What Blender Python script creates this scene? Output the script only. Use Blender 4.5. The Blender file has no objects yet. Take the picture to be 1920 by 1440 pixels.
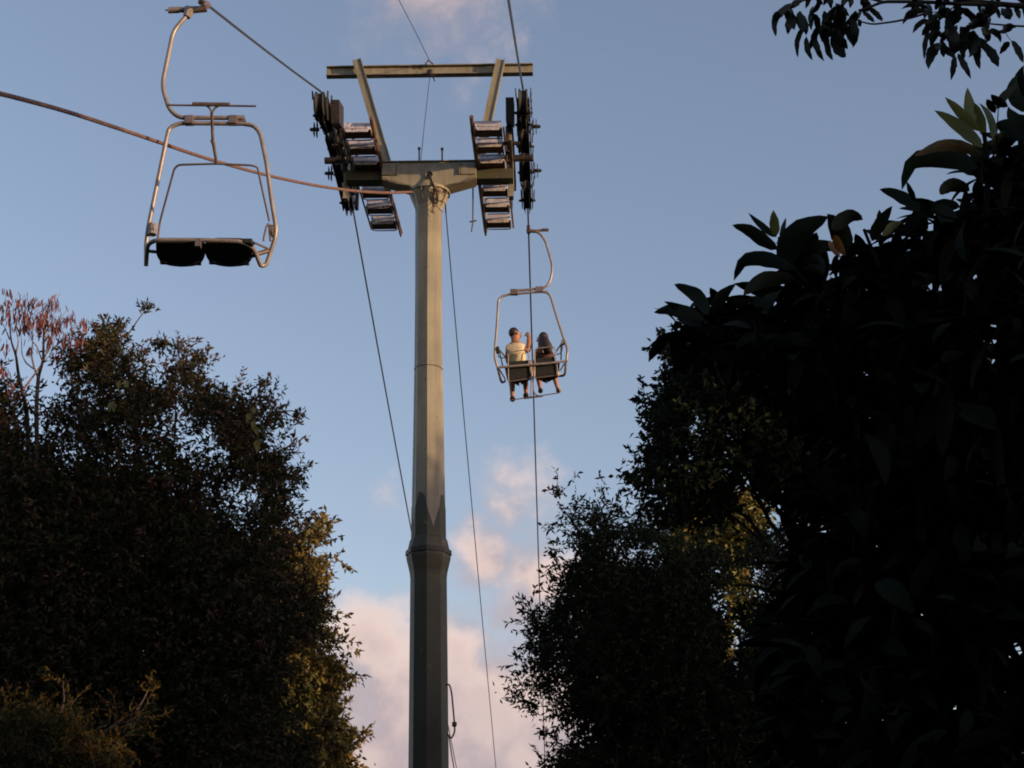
import bpy, math, random
import numpy as np
from mathutils import Vector, Matrix
R = math.radians
random.seed(7)
rng = np.random.default_rng(7)
sc = bpy.context.scene
col = sc.collection

# ------------------------------------------------------------------ camera, world, sun, exposure
CAM = np.array([0.0, 0.0, 1.6])
PITCH = R(22.0)
FPX = 3200.0
cd = bpy.data.cameras.new('camera')
cam = bpy.data.objects.new('camera', cd)
col.objects.link(cam)
cam.location = CAM
cam.rotation_euler = (math.pi / 2 + PITCH, 0, 0)
cd.sensor_width = 36.0
cd.lens = 36.0 * FPX / 1920.0
cd.clip_start = 0.05
cd.clip_end = 6000
sc.camera = cam

SUN_EL, SUN_AZ = R(6.0), R(118.0)      # azimuth from +Y towards +X
sun_dir = Vector((math.sin(SUN_AZ) * math.cos(SUN_EL), math.cos(SUN_AZ) * math.cos(SUN_EL), math.sin(SUN_EL)))
sd = bpy.data.lights.new('sun', 'SUN')
sd.energy = 2.7
sd.angle = R(0.5)
sd.color = (1.0, 0.66, 0.36)
sun = bpy.data.objects.new('sun', sd)
sun.rotation_euler = sun_dir.to_track_quat('Z', 'Y').to_euler()
sun.location = (30, -20, 40)
col.objects.link(sun)

F0 = np.array([0, math.cos(PITCH), math.sin(PITCH)])
U0 = np.array([0, -math.sin(PITCH), math.cos(PITCH)])
R0 = np.array([1.0, 0, 0])
HD = R(1.5)                             # heading of the lift line
UL = np.array([math.sin(HD), math.cos(HD), 0.0])
VL = np.array([math.cos(HD), -math.sin(HD), 0.0])


def ray(px, py):
    px = np.asarray(px, float); py = np.asarray(py, float)
    return FPX * F0 + (px - 960)[..., None] * R0 + (720 - py)[..., None] * U0


def P(px, py, s):
    """point seen towards (px, py) at distance s along the lift line"""
    r = ray(px, py)
    t = np.asarray(s, float) / (r @ UL)
    return CAM + r * np.asarray(t)[..., None]


def L(v, s, z):
    """lift line frame: v to the right, s along the line, z up"""
    return CAM * [1, 1, 0] + VL * v + UL * s + np.array([0, 0, z])


def to_v(px, py, s):
    return float((P(px, py, s) - CAM) @ VL)


def to_z(px, py, s):
    return float(P(px, py, s)[2])


world = bpy.data.worlds.new('World')
sc.world = world
world.use_nodes = True
wt = world.node_tree
wt.nodes.clear()


def build_world():
    N, K = wt.nodes, wt.links
    out = N.new('ShaderNodeOutputWorld')
    bg = N.new('ShaderNodeBackground')
    bg.inputs['Strength'].default_value = SKY_STRENGTH
    sky = N.new('ShaderNodeTexSky')
    sky.sky_type = 'NISHITA'
    sky.sun_disc = False
    sky.sun_elevation = SUN_EL
    sky.sun_rotation = SUN_AZ
    sky.altitude = 200
    sky.air_density = SKY_AIR
    sky.dust_density = SKY_DUST
    sky.ozone_density = SKY_OZONE
    # cloud field
    g = bpy.data.node_groups.new('cloud_field', 'ShaderNodeTree')
    g.interface.new_socket('Vector', in_out='INPUT', socket_type='NodeSocketVector')
    g.interface.new_socket('Value', in_out='OUTPUT', socket_type='NodeSocketFloat')
    gi, go = g.nodes.new('NodeGroupInput'), g.nodes.new('NodeGroupOutput')
    noise_warp = g.nodes.new('ShaderNodeTexNoise')
    noise_warp.inputs['Scale'].default_value = 14
    noise_warp.inputs['Detail'].default_value = 4
    g.links.new(gi.outputs[0], noise_warp.inputs['Vector'])
    wv = g.nodes.new('ShaderNodeVectorMath'); wv.operation = 'MULTIPLY_ADD'
    g.links.new(noise_warp.outputs['Color'], wv.inputs[0])
    wv.inputs[1].default_value = (.06, .06, .06)
    g.links.new(gi.outputs[0], wv.inputs[2])
    last = None
    for (px, py, r, w) in CLOUDS:
        d = ray(px, py); d = d / np.linalg.norm(d)
        dist = g.nodes.new('ShaderNodeVectorMath'); dist.operation = 'DISTANCE'
        g.links.new(wv.outputs[0], dist.inputs[0])
        dist.inputs[1].default_value = tuple(d + .030)
        mr = g.nodes.new('ShaderNodeMapRange')
        mr.inputs['From Min'].default_value = r / FPX
        mr.inputs['From Max'].default_value = 0
        mr.inputs['To Min'].default_value = 0
        mr.inputs['To Max'].default_value = w
        g.links.new(dist.outputs['Value'], mr.inputs['Value'])
        if last is None:
            last = mr.outputs[0]
        else:
            mx = g.nodes.new('ShaderNodeMath'); mx.operation = 'MAXIMUM'
            g.links.new(last, mx.inputs[0]); g.links.new(mr.outputs[0], mx.inputs[1])
            last = mx.outputs[0]
    # scattered clouds everywhere else, mostly low
    n2 = g.nodes.new('ShaderNodeTexNoise')
    n2.inputs['Scale'].default_value = 3.1; n2.inputs['Detail'].default_value = 5
    st = g.nodes.new('ShaderNodeVectorMath'); st.operation = 'MULTIPLY'
    st.inputs[1].default_value = (1, 1, 2.4)
    g.links.new(gi.outputs[0], st.inputs[0]); g.links.new(st.outputs[0], n2.inputs['Vector'])
    sx = g.nodes.new('ShaderNodeSeparateXYZ'); g.links.new(gi.outputs[0], sx.inputs[0])
    low = g.nodes.new('ShaderNodeMapRange')
    low.inputs['From Min'].default_value = 0.10; low.inputs['From Max'].default_value = 0.28
    low.inputs['To Min'].default_value = 1.0; low.inputs['To Max'].default_value = 0.0
    g.links.new(sx.outputs['Z'], low.inputs['Value'])
    m2 = g.nodes.new('ShaderNodeMapRange')
    m2.inputs['From Min'].default_value = 0.47; m2.inputs['From Max'].default_value = 0.72
    m2.inputs['To Min'].default_value = 0; m2.inputs['To Max'].default_value = 0.9
    g.links.new(n2.outputs['Fac'], m2.inputs['Value'])
    ml = g.nodes.new('ShaderNodeMath'); ml.operation = 'MULTIPLY'
    g.links.new(m2.outputs[0], ml.inputs[0]); g.links.new(low.outputs[0], ml.inputs[1])
    mx = g.nodes.new('ShaderNodeMath'); mx.operation = 'MAXIMUM'
    g.links.new(last, mx.inputs[0]); g.links.new(ml.outputs[0], mx.inputs[1])
    # detail
    n3 = g.nodes.new('ShaderNodeTexNoise')
    n3.inputs['Scale'].default_value = 32; n3.inputs['Detail'].default_value = 6
    n3.inputs['Roughness'].default_value = 0.6
    g.links.new(gi.outputs[0], n3.inputs['Vector'])
    ma = g.nodes.new('ShaderNodeMath'); ma.operation = 'MULTIPLY_ADD'
    g.links.new(n3.outputs['Fac'], ma.inputs[0]); ma.inputs[1].default_value = 0.75
    g.links.new(mx.outputs[0], ma.inputs[2])
    g.links.new(ma.outputs[0], go.inputs[0])

    tc = N.new('ShaderNodeTexCoord')
    fa = N.new('ShaderNodeGroup'); fa.node_tree = g
    K.new(tc.outputs['Generated'], fa.inputs[0])
    off = N.new('ShaderNodeVectorMath'); off.operation = 'ADD'
    off.inputs[1].default_value = (0.008, 0, 0.028)
    K.new(tc.outputs['Generated'], off.inputs[0])
    fb = N.new('ShaderNodeGroup'); fb.node_tree = g
    K.new(off.outputs[0], fb.inputs[0])
    alpha = N.new('ShaderNodeMapRange'); alpha.interpolation_type = 'SMOOTHSTEP'
    alpha.inputs['From Min'].default_value = 0.48; alpha.inputs['From Max'].default_value = 1.02
    alpha.inputs['To Max'].default_value = 0.97
    K.new(fa.outputs[0], alpha.inputs['Value'])
    df = N.new('ShaderNodeMath'); df.operation = 'SUBTRACT'
    K.new(fa.outputs[0], df.inputs[0]); K.new(fb.outputs[0], df.inputs[1])
    lit = N.new('ShaderNodeMapRange'); lit.interpolation_type = 'SMOOTHSTEP'
    lit.inputs['From Min'].default_value = -0.05; lit.inputs['From Max'].default_value = 0.36
    K.new(df.outputs[0], lit.inputs['Value'])
    core = N.new('ShaderNodeMapRange')
    core.inputs['From Min'].default_value = 0.80; core.inputs['From Max'].default_value = 1.15
    core.inputs['To Min'].default_value = 1.0; core.inputs['To Max'].default_value = 0.45
    K.new(fa.outputs[0], core.inputs['Value'])
    lm = N.new('ShaderNodeMath'); lm.operation = 'MULTIPLY'
    K.new(lit.outputs[0], lm.inputs[0]); K.new(core.outputs[0], lm.inputs[1])
    cc = N.new('ShaderNodeMixRGB')
    cc.inputs[1].default_value = (*CLOUD_SHADE, 1); cc.inputs[2].default_value = (*CLOUD_LIT, 1)
    K.new(lm.outputs[0], cc.inputs[0])
    tint = N.new('ShaderNodeMixRGB'); tint.blend_type = 'MULTIPLY'
    tint.inputs[0].default_value = 1; tint.inputs[2].default_value = (*SKY_TINT, 1)
    K.new(sky.outputs[0], tint.inputs[1])
    mix = N.new('ShaderNodeMixRGB')
    K.new(alpha.outputs[0], mix.inputs[0]); K.new(tint.outputs[0], mix.inputs[1]); K.new(cc.outputs[0], mix.inputs[2])
    K.new(mix.outputs[0], bg.inputs['Color'])
    K.new(bg.outputs[0], out.inputs[0])


SKY_STRENGTH = 0.15
SKY_AIR, SKY_DUST, SKY_OZONE = 1.0, 1.0, 2.0
SKY_TINT = (1.45, 1.06, .97)
CLOUD_LIT = (3.1, 2.35, 2.05)
CLOUD_SHADE = (1.66, 1.36, 1.44)
CLOUDS = [(810, -30, 250, .49), (880, 50, 130, .32), (950, 950, 160, .46), (885, 1050, 110, .6), (1000, 1110, 190, .72),
          (1070, 1080, 140, .68), (690, 1220, 200, .75), (860, 1250, 170, .78), (760, 1350, 260, .9), (900, 1400, 300, 1.0),
          (680, 1440, 280, 1.0), (820, 1500, 340, 1.1), (1000, 1430, 280, .95), (1050, 1310, 220, .8), (730, 965, 120, .22), (620, 1300, 160, .7), (1120, 1180, 200, .7)]
build_world()
sc.view_settings.view_transform = 'Standard'
sc.view_settings.look = 'None'
sc.view_settings.gamma = 1
sc.view_settings.use_curve_mapping = False
sc.view_settings.exposure = 1.0
sc.cycles.max_bounces = 5
sc.cycles.use_denoising = True
sc.cycles.pixel_filter_type = 'BLACKMAN_HARRIS'
sc.cycles.filter_width = 1.9


# ------------------------------------------------------------------ helpers
def tag(o, label=None, cat=None, group=None, kind=None):
    if label: o['label'] = label
    if cat: o['category'] = cat
    if group: o['group'] = group
    if kind: o['kind'] = kind
    return o


def empty(name, loc, label=None, cat=None, group=None):
    o = bpy.data.objects.new(name, None)
    o.location = loc
    col.objects.link(o)
    return tag(o, label, cat, group)


def material(name, c1, c2=None, rough=0.6, metal=0.0, scale=3.0, bump=0.0, c3=None, spots=0.62, transl=0.0, spec=0.5, coords='Object'):
    m = bpy.data.materials.new(name)
    m.use_nodes = True
    nt = m.node_tree
    b = nt.nodes['Principled BSDF']
    b.inputs['Roughness'].default_value = rough
    b.inputs['Metallic'].default_value = metal
    b.inputs['Specular IOR Level'].default_value = spec
    tc = nt.nodes.new('ShaderNodeTexCoord')
    n = nt.nodes.new('ShaderNodeTexNoise')
    n.inputs['Scale'].default_value = scale
    n.inputs['Detail'].default_value = 6
    nt.links.new(tc.outputs[coords], n.inputs['Vector'])
    r = nt.nodes.new('ShaderNodeMapRange')
    r.inputs['From Min'].default_value = .35; r.inputs['From Max'].default_value = .65
    nt.links.new(n.outputs['Fac'], r.inputs['Value'])
    mx = nt.nodes.new('ShaderNodeMixRGB')
    mx.inputs[1].default_value = (*c1, 1); mx.inputs[2].default_value = (*(c2 or [x * .8 for x in c1]), 1)
    nt.links.new(r.outputs[0], mx.inputs[0])
    outc = mx.outputs[0]
    if c3:
        n2 = nt.nodes.new('ShaderNodeTexNoise')
        n2.inputs['Scale'].default_value = scale * 2.7; n2.inputs['Detail'].default_value = 8
        nt.links.new(tc.outputs[coords], n2.inputs['Vector'])
        r2 = nt.nodes.new('ShaderNodeMapRange')
        r2.inputs['From Min'].default_value = spots; r2.inputs['From Max'].default_value = spots + .06
        nt.links.new(n2.outputs['Fac'], r2.inputs['Value'])
        m2 = nt.nodes.new('ShaderNodeMixRGB')
        nt.links.new(r2.outputs[0], m2.inputs[0]); nt.links.new(outc, m2.inputs[1])
        m2.inputs[2].default_value = (*c3, 1)
        outc = m2.outputs[0]
    nt.links.new(outc, b.inputs['Base Color'])
    if bump:
        bp = nt.nodes.new('ShaderNodeBump')
        bp.inputs['Strength'].default_value = bump; bp.inputs['Distance'].default_value = .01
        n3 = nt.nodes.new('ShaderNodeTexNoise'); n3.inputs['Scale'].default_value = scale * 9
        nt.links.new(tc.outputs[coords], n3.inputs['Vector'])
        nt.links.new(n3.outputs['Fac'], bp.inputs['Height']); nt.links.new(bp.outputs[0], b.inputs['Normal'])
    if transl:
        tr = nt.nodes.new('ShaderNodeBsdfTranslucent')
        nt.links.new(outc, tr.inputs['Color'])
        ms = nt.nodes.new('ShaderNodeMixShader'); ms.inputs[0].default_value = transl
        nt.links.new(b.outputs[0], ms.inputs[1]); nt.links.new(tr.outputs[0], ms.inputs[2])
        nt.links.new(ms.outputs[0], nt.nodes['Material Output'].inputs[0])
    return m


def streaks(m, amt=.45):
    nt = m.node_tree; b = nt.nodes['Principled BSDF']
    src = b.inputs['Base Color'].links[0].from_socket
    tc = nt.nodes.new('ShaderNodeTexCoord'); mp = nt.nodes.new('ShaderNodeMapping')
    mp.inputs['Scale'].default_value = (14, 14, .7)
    n = nt.nodes.new('ShaderNodeTexNoise'); n.inputs['Scale'].default_value = 1; n.inputs['Detail'].default_value = 7
    nt.links.new(tc.outputs['Object'], mp.inputs[0]); nt.links.new(mp.outputs[0], n.inputs['Vector'])
    r = nt.nodes.new('ShaderNodeMapRange'); r.inputs['From Min'].default_value = .42; r.inputs['From Max'].default_value = .72
    r.inputs['To Max'].default_value = amt
    nt.links.new(n.outputs['Fac'], r.inputs['Value'])
    mx = nt.nodes.new('ShaderNodeMixRGB'); mx.blend_type = 'MIX'; mx.inputs[2].default_value = (.07, .05, .035, 1)
    nt.links.new(r.outputs[0], mx.inputs[0]); nt.links.new(src, mx.inputs[1]); nt.links.new(mx.outputs[0], b.inputs['Base Color'])


M = {
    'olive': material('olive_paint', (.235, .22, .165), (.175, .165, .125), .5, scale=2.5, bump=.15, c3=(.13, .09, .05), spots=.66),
    'olive_low': material('dark_green_and_shaded_paint', (.048, .050, .030), (.034, .036, .020), .6, scale=2.2, bump=.2, c3=(.12, .10, .06), spots=.66),  # lower pole's own colour; also puts shade into the arm stubs
    'dark_steel': material('dark_steel', (.035, .03, .03), (.02, .018, .018), .55, .3, scale=9, bump=.2, c3=(.09, .04, .025), spots=.6),
    'rust_steel': material('rusty_steel', (.16, .085, .06), (.10, .05, .04), .6, .2, scale=12, bump=.2),
    'galv': material('galvanised_steel', (.58, .55, .58), (.36, .33, .36), .38, .3, scale=10, bump=.25, c3=(.14, .07, .05), spots=.6),
    'rubber': material('rubber', (.02, .02, .02), None, .8),
    'chair_tube': material('chair_tube_paint', (.28, .25, .24), (.21, .18, .17), .38, .25, scale=8, bump=.1, c3=(.13, .07, .05), spots=.66),
    'chair_bar': material('chair_bar_metal', (.2, .16, .15), (.13, .1, .1), .4, .4, scale=12),
    'seat': material('seat_dark_fabric', (.012, .012, .014), (.008, .008, .01), .7, scale=20, bump=.2),
    'seat_blue': material('seat_dark_blue', (.007, .010, .015), (.005, .007, .010), .85, scale=20, bump=.2),
    'white': material('white_plastic', (.6, .58, .52), None, .4),
    'wire': material('steel_wire', (.06, .055, .06), (.035, .03, .035), .5, .5, scale=30),
    'rope_brown': material('brown_rope', (.17, .095, .08), (.09, .05, .045), .8, scale=40, bump=.4),
    'bark': material('bark', (.07, .05, .035), (.035, .025, .02), .85, scale=8, bump=.5),
    'bark_pale': material('pale_bark', (.22, .14, .12), (.13, .08, .07), .85, scale=8, bump=.5),
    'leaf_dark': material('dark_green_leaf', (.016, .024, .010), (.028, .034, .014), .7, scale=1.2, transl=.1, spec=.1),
    'leaf_brown': material('brownish_leaf', (.048, .038, .018), (.024, .030, .012), .7, scale=1.0, transl=.12, spec=.1),
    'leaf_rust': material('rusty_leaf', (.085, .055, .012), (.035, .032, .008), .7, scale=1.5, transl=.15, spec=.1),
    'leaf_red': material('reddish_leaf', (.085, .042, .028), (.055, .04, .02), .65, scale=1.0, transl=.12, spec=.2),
    'leaf_big_shaded': material('shaded_big_leaf', (.007, .010, .006), (.011, .014, .008), .8, scale=3, spec=.04),  # copy of the big leaf for inner leaves and stems, shade in its colour
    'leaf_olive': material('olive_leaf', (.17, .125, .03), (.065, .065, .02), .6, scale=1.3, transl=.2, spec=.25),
    'leaf_big': material('glossy_big_leaf', (.010, .016, .008), (.018, .026, .011), .65, scale=3, bump=.3, transl=.08, spec=.12),
    'leaf_young_lit': material('young_and_lit_leaf', (.19, .18, .04), (.12, .13, .035), .5, scale=4, bump=.3, transl=.3),
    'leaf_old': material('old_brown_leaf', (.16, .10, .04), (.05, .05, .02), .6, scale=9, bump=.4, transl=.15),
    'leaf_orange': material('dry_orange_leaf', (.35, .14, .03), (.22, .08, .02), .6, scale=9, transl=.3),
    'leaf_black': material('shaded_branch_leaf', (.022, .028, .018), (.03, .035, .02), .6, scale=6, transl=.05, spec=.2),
    'pod': material('red_brown_pod', (.19, .055, .05), (.10, .032, .03), .6, scale=6, transl=.2),
    'ground': material('ground_earth', (.07, .055, .035), (.04, .05, .02), .9, scale=.3, bump=.3),
    'skin': material('brown_skin', (.30, .14, .085), (.26, .12, .07), .55, scale=20),
    'hair': material('black_hair', (.015, .010, .009), (.03, .015, .012), .5, scale=30),
    'shirt_y': material('yellow_print_shirt', (.62, .54, .38), (.52, .44, .28), .8, scale=28, c3=(.28, .17, .09), spots=.6),
    'shorts': material('dark_blue_shorts', (.02, .025, .04), None, .8, scale=10),
    'top': material('dark_red_top', (.07, .025, .03), None, .8, scale=12),
    'skirt': material('black_skirt', (.015, .015, .022), None, .8),
    'shoe': material('pale_sandal', (.35, .28, .24), None, .6),
    'shoe_dark': material('dark_shoe', (.03, .03, .03), None, .6),
}


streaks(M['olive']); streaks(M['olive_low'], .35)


class MB:
    def __init__(self):
        self.v = []; self.f = []; self.smooth = True

    def add(self, vs, fs):
        b = len(self.v)
        self.v += [tuple(map(float, p)) for p in vs]
        self.f += [tuple(b + i for i in f) for f in fs]

    def tube(self, pts, rad, n=10, cap=True):
        pts = [Vector(p) for p in pts]
        rs = rad if hasattr(rad, '__len__') else [rad] * len(pts)
        t0 = (pts[1] - pts[0]).normalized()
        up = Vector((0, 0, 1)) if abs(t0.z) < .9 else Vector((1, 0, 0))
        nrm = (up - t0 * up.dot(t0)).normalized()
        vs = []
        for i, p in enumerate(pts):
            if i == 0: t = pts[1] - p
            elif i == len(pts) - 1: t = p - pts[i - 1]
            else: t = (pts[i + 1] - p).normalized() + (p - pts[i - 1]).normalized()
            t.normalize()
            nrm = (nrm - t * nrm.dot(t)).normalized()
            b = t.cross(nrm)
            for k in range(n):
                a = 2 * math.pi * k / n
                vs.append(p + (nrm * math.cos(a) + b * math.sin(a)) * rs[i])
        fs = []
        for i in range(len(pts) - 1):
            for k in range(n):
                k2 = (k + 1) % n
                fs.append((i * n + k, i * n + k2, (i + 1) * n + k2, (i + 1) * n + k))
        if cap:
            fs.append(tuple(reversed(range(n)))); fs.append(tuple((len(pts) - 1) * n + k for k in range(n)))
        self.add(vs, fs)

    def box(self, c, ax, ay, az):
        """centre and three half-axis vectors"""
        c, ax, ay, az = map(np.asarray, (c, ax, ay, az))
        vs = [c + sx * ax + sy * ay + sz * az for sx in (-1, 1) for sy in (-1, 1) for sz in (-1, 1)]
        self.add(vs, [(0, 1, 3, 2), (4, 6, 7, 5), (0, 4, 5, 1), (2, 3, 7, 6), (0, 2, 6, 4), (1, 5, 7, 3)])

    def prism(self, poly, d):
        """closed polygon (list of points) extruded by vector d"""
        n = len(poly); d = np.asarray(d)
        poly = [np.asarray(p) for p in poly]
        vs = poly + [p + d for p in poly]
        fs = [tuple(reversed(range(n))), tuple(range(n, 2 * n))]
        fs += [(i, (i + 1) % n, n + (i + 1) % n, n + i) for i in range(n)]
        self.add(vs, fs)

    def lathe(self, c, axis, prof, n=16):
        """profile list of (offset along axis, radius) around centre c"""
        c = Vector(c); axis = Vector(axis).normalized()
        up = Vector((0, 0, 1)) if abs(axis.z) < .9 else Vector((1, 0, 0))
        a1 = (up - axis * up.dot(axis)).normalized(); a2 = axis.cross(a1)
        vs = []
        for (h, r) in prof:
            for k in range(n):
                a = 2 * math.pi * k / n
                vs.append(c + axis * h + (a1 * math.cos(a) + a2 * math.sin(a)) * r)
        fs = []
        for i in range(len(prof) - 1):
            for k in range(n):
                k2 = (k + 1) % n
                fs.append((i * n + k, i * n + k2, (i + 1) * n + k2, (i + 1) * n + k))
        fs.append(tuple(reversed(range(n)))); fs.append(tuple((len(prof) - 1) * n + k for k in range(n)))
        self.add(vs, fs)

    def build(self, name, mat, parent=None, bevel=0, smooth=None, kind=None, label=None):
        me = bpy.data.meshes.new(name)
        o_loc = Vector(parent.matrix_world.translation) if False else None
        org = Vector(parent['_org']) if parent is not None else Vector(self.origin if hasattr(self, 'origin') else (0, 0, 0))
        me.from_pydata([Vector(v) - org for v in self.v], [], self.f)
        me.update()
        me.materials.append(mat)
        o = bpy.data.objects.new(name, me)
        col.objects.link(o)
        if parent is not None:
            o.parent = parent
            o['_org'] = tuple(org)
        else:
            o.location = org
            o['_org'] = tuple(org)
        if smooth or (smooth is None and self.smooth):
            me.polygons.foreach_set('use_smooth', [True] * len(me.polygons))
            try:
                me.set_sharp_from_angle(angle=R(35))
            except Exception:
                pass
        if bevel:
            md = o.modifiers.new('bevel', 'BEVEL'); md.width = bevel; md.segments = 2; md.limit_method = 'ANGLE'
        if kind: o['kind'] = kind
        if label: o['label'] = label
        return o


def root(name, org, label, cat, group=None):
    e = empty(name, org, label, cat, group)
    e['_org'] = tuple(map(float, org))
    return e


def rounded(pts, r=.1, n=5):
    """polyline with filleted corners"""
    pts = [Vector(p) for p in pts]
    out = [pts[0]]
    for i in range(1, len(pts) - 1):
        a, b, c = pts[i - 1], pts[i], pts[i + 1]
        d1, d2 = (a - b), (c - b)
        rr = min(r, d1.length * .45, d2.length * .45)
        p1 = b + d1.normalized() * rr; p2 = b + d2.normalized() * rr
        for k in range(n + 1):
            t = k / n
            out.append(p1 * (1 - t) ** 2 + b * 2 * t * (1 - t) + p2 * t * t)
    out.append(pts[-1])
    return out


def mesh_np(name, verts, tris, mat, parent, kind=None, mats=None, midx=None, smooth=False):
    """fast mesh from numpy arrays, world coordinates"""
    org = np.array(parent['_org']) if parent is not None else np.zeros(3)
    verts = np.asarray(verts, np.float32) - org.astype(np.float32)
    tris = np.asarray(tris, np.int32)
    k = tris.shape[1]
    me = bpy.data.meshes.new(name)
    me.vertices.add(len(verts)); me.vertices.foreach_set('co', verts.ravel())
    me.loops.add(tris.size); me.loops.foreach_set('vertex_index', tris.ravel())
    me.polygons.add(len(tris))
    me.polygons.foreach_set('loop_start', np.arange(0, tris.size, k, dtype=np.int32))
    me.polygons.foreach_set('loop_total', np.full(len(tris), k, np.int32))
    for m in (mats or [mat]): me.materials.append(m)
    if midx is not None: me.polygons.foreach_set('material_index', np.asarray(midx, np.int32))
    if smooth: me.polygons.foreach_set('use_smooth', np.ones(len(tris), bool))
    me.update(); me.validate()
    o = bpy.data.objects.new(name, me)
    col.objects.link(o)
    if parent is not None: o.parent = parent; o['_org'] = tuple(org)
    if kind: o['kind'] = kind
    return o


# ------------------------------------------------------------------ ground and the unseen hillside added to shade the lower valley
def smooth01(x, a, b):
    t = np.clip((x - a) / (b - a), 0, 1)
    return t * t * (3 - 2 * t)


def shade_ridge(y):
    """crest height of the added hillside"""
    h = 11.2 - 6.2 * smooth01(y, 11.8, 14.2)  # lowered at the far end so sun reaches the olive tree
    h = h - 5.5 * np.exp(-((y - .5) / .9) ** 2)  # notch shaped to let sun onto the corner shrub
    h = h + 5 * smooth01(y, -14, -30) if False else h
    return h + .25 * np.sin(y * 1.9 + 1) + .15 * np.sin(y * 4.3)


def ground_z(x, y):
    z = .25 * np.sin(x * .21 + 1) * np.cos(y * .17) - .1
    near = smooth01(np.hypot(x, y), 2, 9)
    z = z * near
    hill = smooth01(x, 14, 21.5) * (1 - .65 * smooth01(x, 26, 70)) * (1 - smooth01(np.abs(y), 55, 110))
    hill = hill * (shade_ridge(y + (x - 22) * .532) - 1.0)
    far = 10 * smooth01(np.hypot(x, y), 250, 900) * (.6 + .4 * np.sin(x * .006 + 2) * np.cos(y * .005))
    return z + hill + far


def build_ground():
    def axis():
        a = np.concatenate([np.linspace(-30, 30, 121), np.geomspace(31, 3000, 45)])
        return np.sort(np.concatenate([a, -np.geomspace(31, 3000, 45)]))
    xs, ys = axis(), axis()
    X, Y = np.meshgrid(xs, ys)
    Z = ground_z(X, Y)
    V = np.stack([X, Y, Z], -1).reshape(-1, 3)
    nx = len(xs); i, j = np.meshgrid(np.arange(nx - 1), np.arange(len(ys) - 1))
    a = (j * nx + i).ravel()
    mesh_np('ground', V, np.stack([a, a + 1, a + nx + 1, a + nx], 1), M['ground'], None, 'structure', smooth=True)


build_ground()


# ------------------------------------------------------------------ leaves
def leaf_arrays(base, d, nrm, ln, wd):
    """folded rhombic leaves: 4 verts, 2 triangles each"""
    d = d / np.linalg.norm(d, axis=1, keepdims=True)
    side = np.cross(d, nrm); side /= np.linalg.norm(side, axis=1, keepdims=True) + 1e-9
    up = np.cross(side, d)
    ln = ln[:, None]; wd = wd[:, None]
    v0 = base; v3 = base + d * ln - up * ln * .12
    mid = base + d * ln * .45
    v1 = mid + side * wd * .5 + up * wd * .12; v2 = mid - side * wd * .5 + up * wd * .12
    V = np.stack([v0, v1, v3, v2], 1).reshape(-1, 3)
    k = np.arange(len(base)) * 4
    T = np.concatenate([np.stack([k, k + 1, k + 2], 1), np.stack([k, k + 2, k + 3], 1)])
    return V, T


def rand_unit(n):
    v = rng.normal(size=(n, 3))
    return v / np.linalg.norm(v, axis=1, keepdims=True)


def in_poly(px, py, poly):
    poly = np.asarray(poly, float)
    ins = np.zeros(len(px), bool)
    x1, y1 = poly[-1]
    for x2, y2 in poly:
        c = ((y1 > py) != (y2 > py)) & (px < (x2 - x1) * (py - y1) / (y2 - y1 + 1e-12) + x1)
        ins ^= c
        x1, y1 = x2, y2
    return ins


def edge_dist(px, py, poly):
    poly = np.asarray(poly, float)
    best = np.full(len(px), 1e9)
    a = poly[-1]
    for b in poly:
        ab = b - a; L2 = ab @ ab + 1e-9
        t = np.clip(((px - a[0]) * ab[0] + (py - a[1]) * ab[1]) / L2, 0, 1)
        best = np.minimum(best, np.hypot(px - a[0] - t * ab[0], py - a[1] - t * ab[1]))
        a = b
    return best


def vnoise(px, py, cell, seed):
    g = np.random.default_rng(seed).random((64, 64))
    x = px / cell + 100; y = py / cell + 100
    i = np.floor(x).astype(int); j = np.floor(y).astype(int)
    fx = x - i; fy = y - j
    fx = fx * fx * (3 - 2 * fx); fy = fy * fy * (3 - 2 * fy)
    G = lambda a, b: g[a % 64, b % 64]
    return (G(i, j) * (1 - fx) + G(i + 1, j) * fx) * (1 - fy) + (G(i, j + 1) * (1 - fx) + G(i + 1, j + 1) * fx) * fy


def sprays(n, poly, s0, half, gaps=(), seed=1, jitter=6, clump=(55, 22), thin=.35, edge=60, inset=0):
    """scatter twig bases through the crown whose outline is poly; returns world points and outline distance"""
    poly = np.asarray(poly, float)
    lo, hi = poly.min(0), poly.max(0)
    PX, PY, D = [], [], []
    tot = 0
    while tot < n:
        px = rng.uniform(lo[0], hi[0], n * 3); py = rng.uniform(lo[1], hi[1], n * 3)
        k = in_poly(px, py, poly)
        px, py = px[k], py[k]
        d = edge_dist(px, py, poly)
        nz = .6 * vnoise(px, py, clump[0], seed) + .4 * vnoise(px, py, clump[1], seed + 50)
        pr = np.clip(thin + (nz - .35) * 2.6, .02, 1)
        pr = np.where(d > edge, np.maximum(pr, .55), pr)
        for (gx, gy, rx, ry, amt) in gaps:
            q = np.hypot((px - gx) / rx, (py - gy) / ry) + .5 * (vnoise(px, py, 16, seed + 9) - .5)
            pr = np.where(q < 1, pr * (1 - amt), pr)
        if inset: pr = np.where(d < inset * (.3 + 1.4 * vnoise(px, py, 30, seed + 70)), 0, pr)
        k = rng.random(len(px)) < pr
        PX.append(px[k]); PY.append(py[k]); D.append(d[k]); tot += k.sum()
    px = np.concatenate(PX)[:n]; py = np.concatenate(PY)[:n]; d = np.concatenate(D)[:n]
    w = half * np.sqrt(np.clip(1 - (1 - np.clip(d / 130, 0, 1)) ** 2, .02, 1))
    s = s0 + w * rng.uniform(-1, 1, n)
    px = px + rng.normal(0, jitter, n); py = py + rng.normal(0, jitter, n)
    return P(px, py, s), d, px, py


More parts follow.
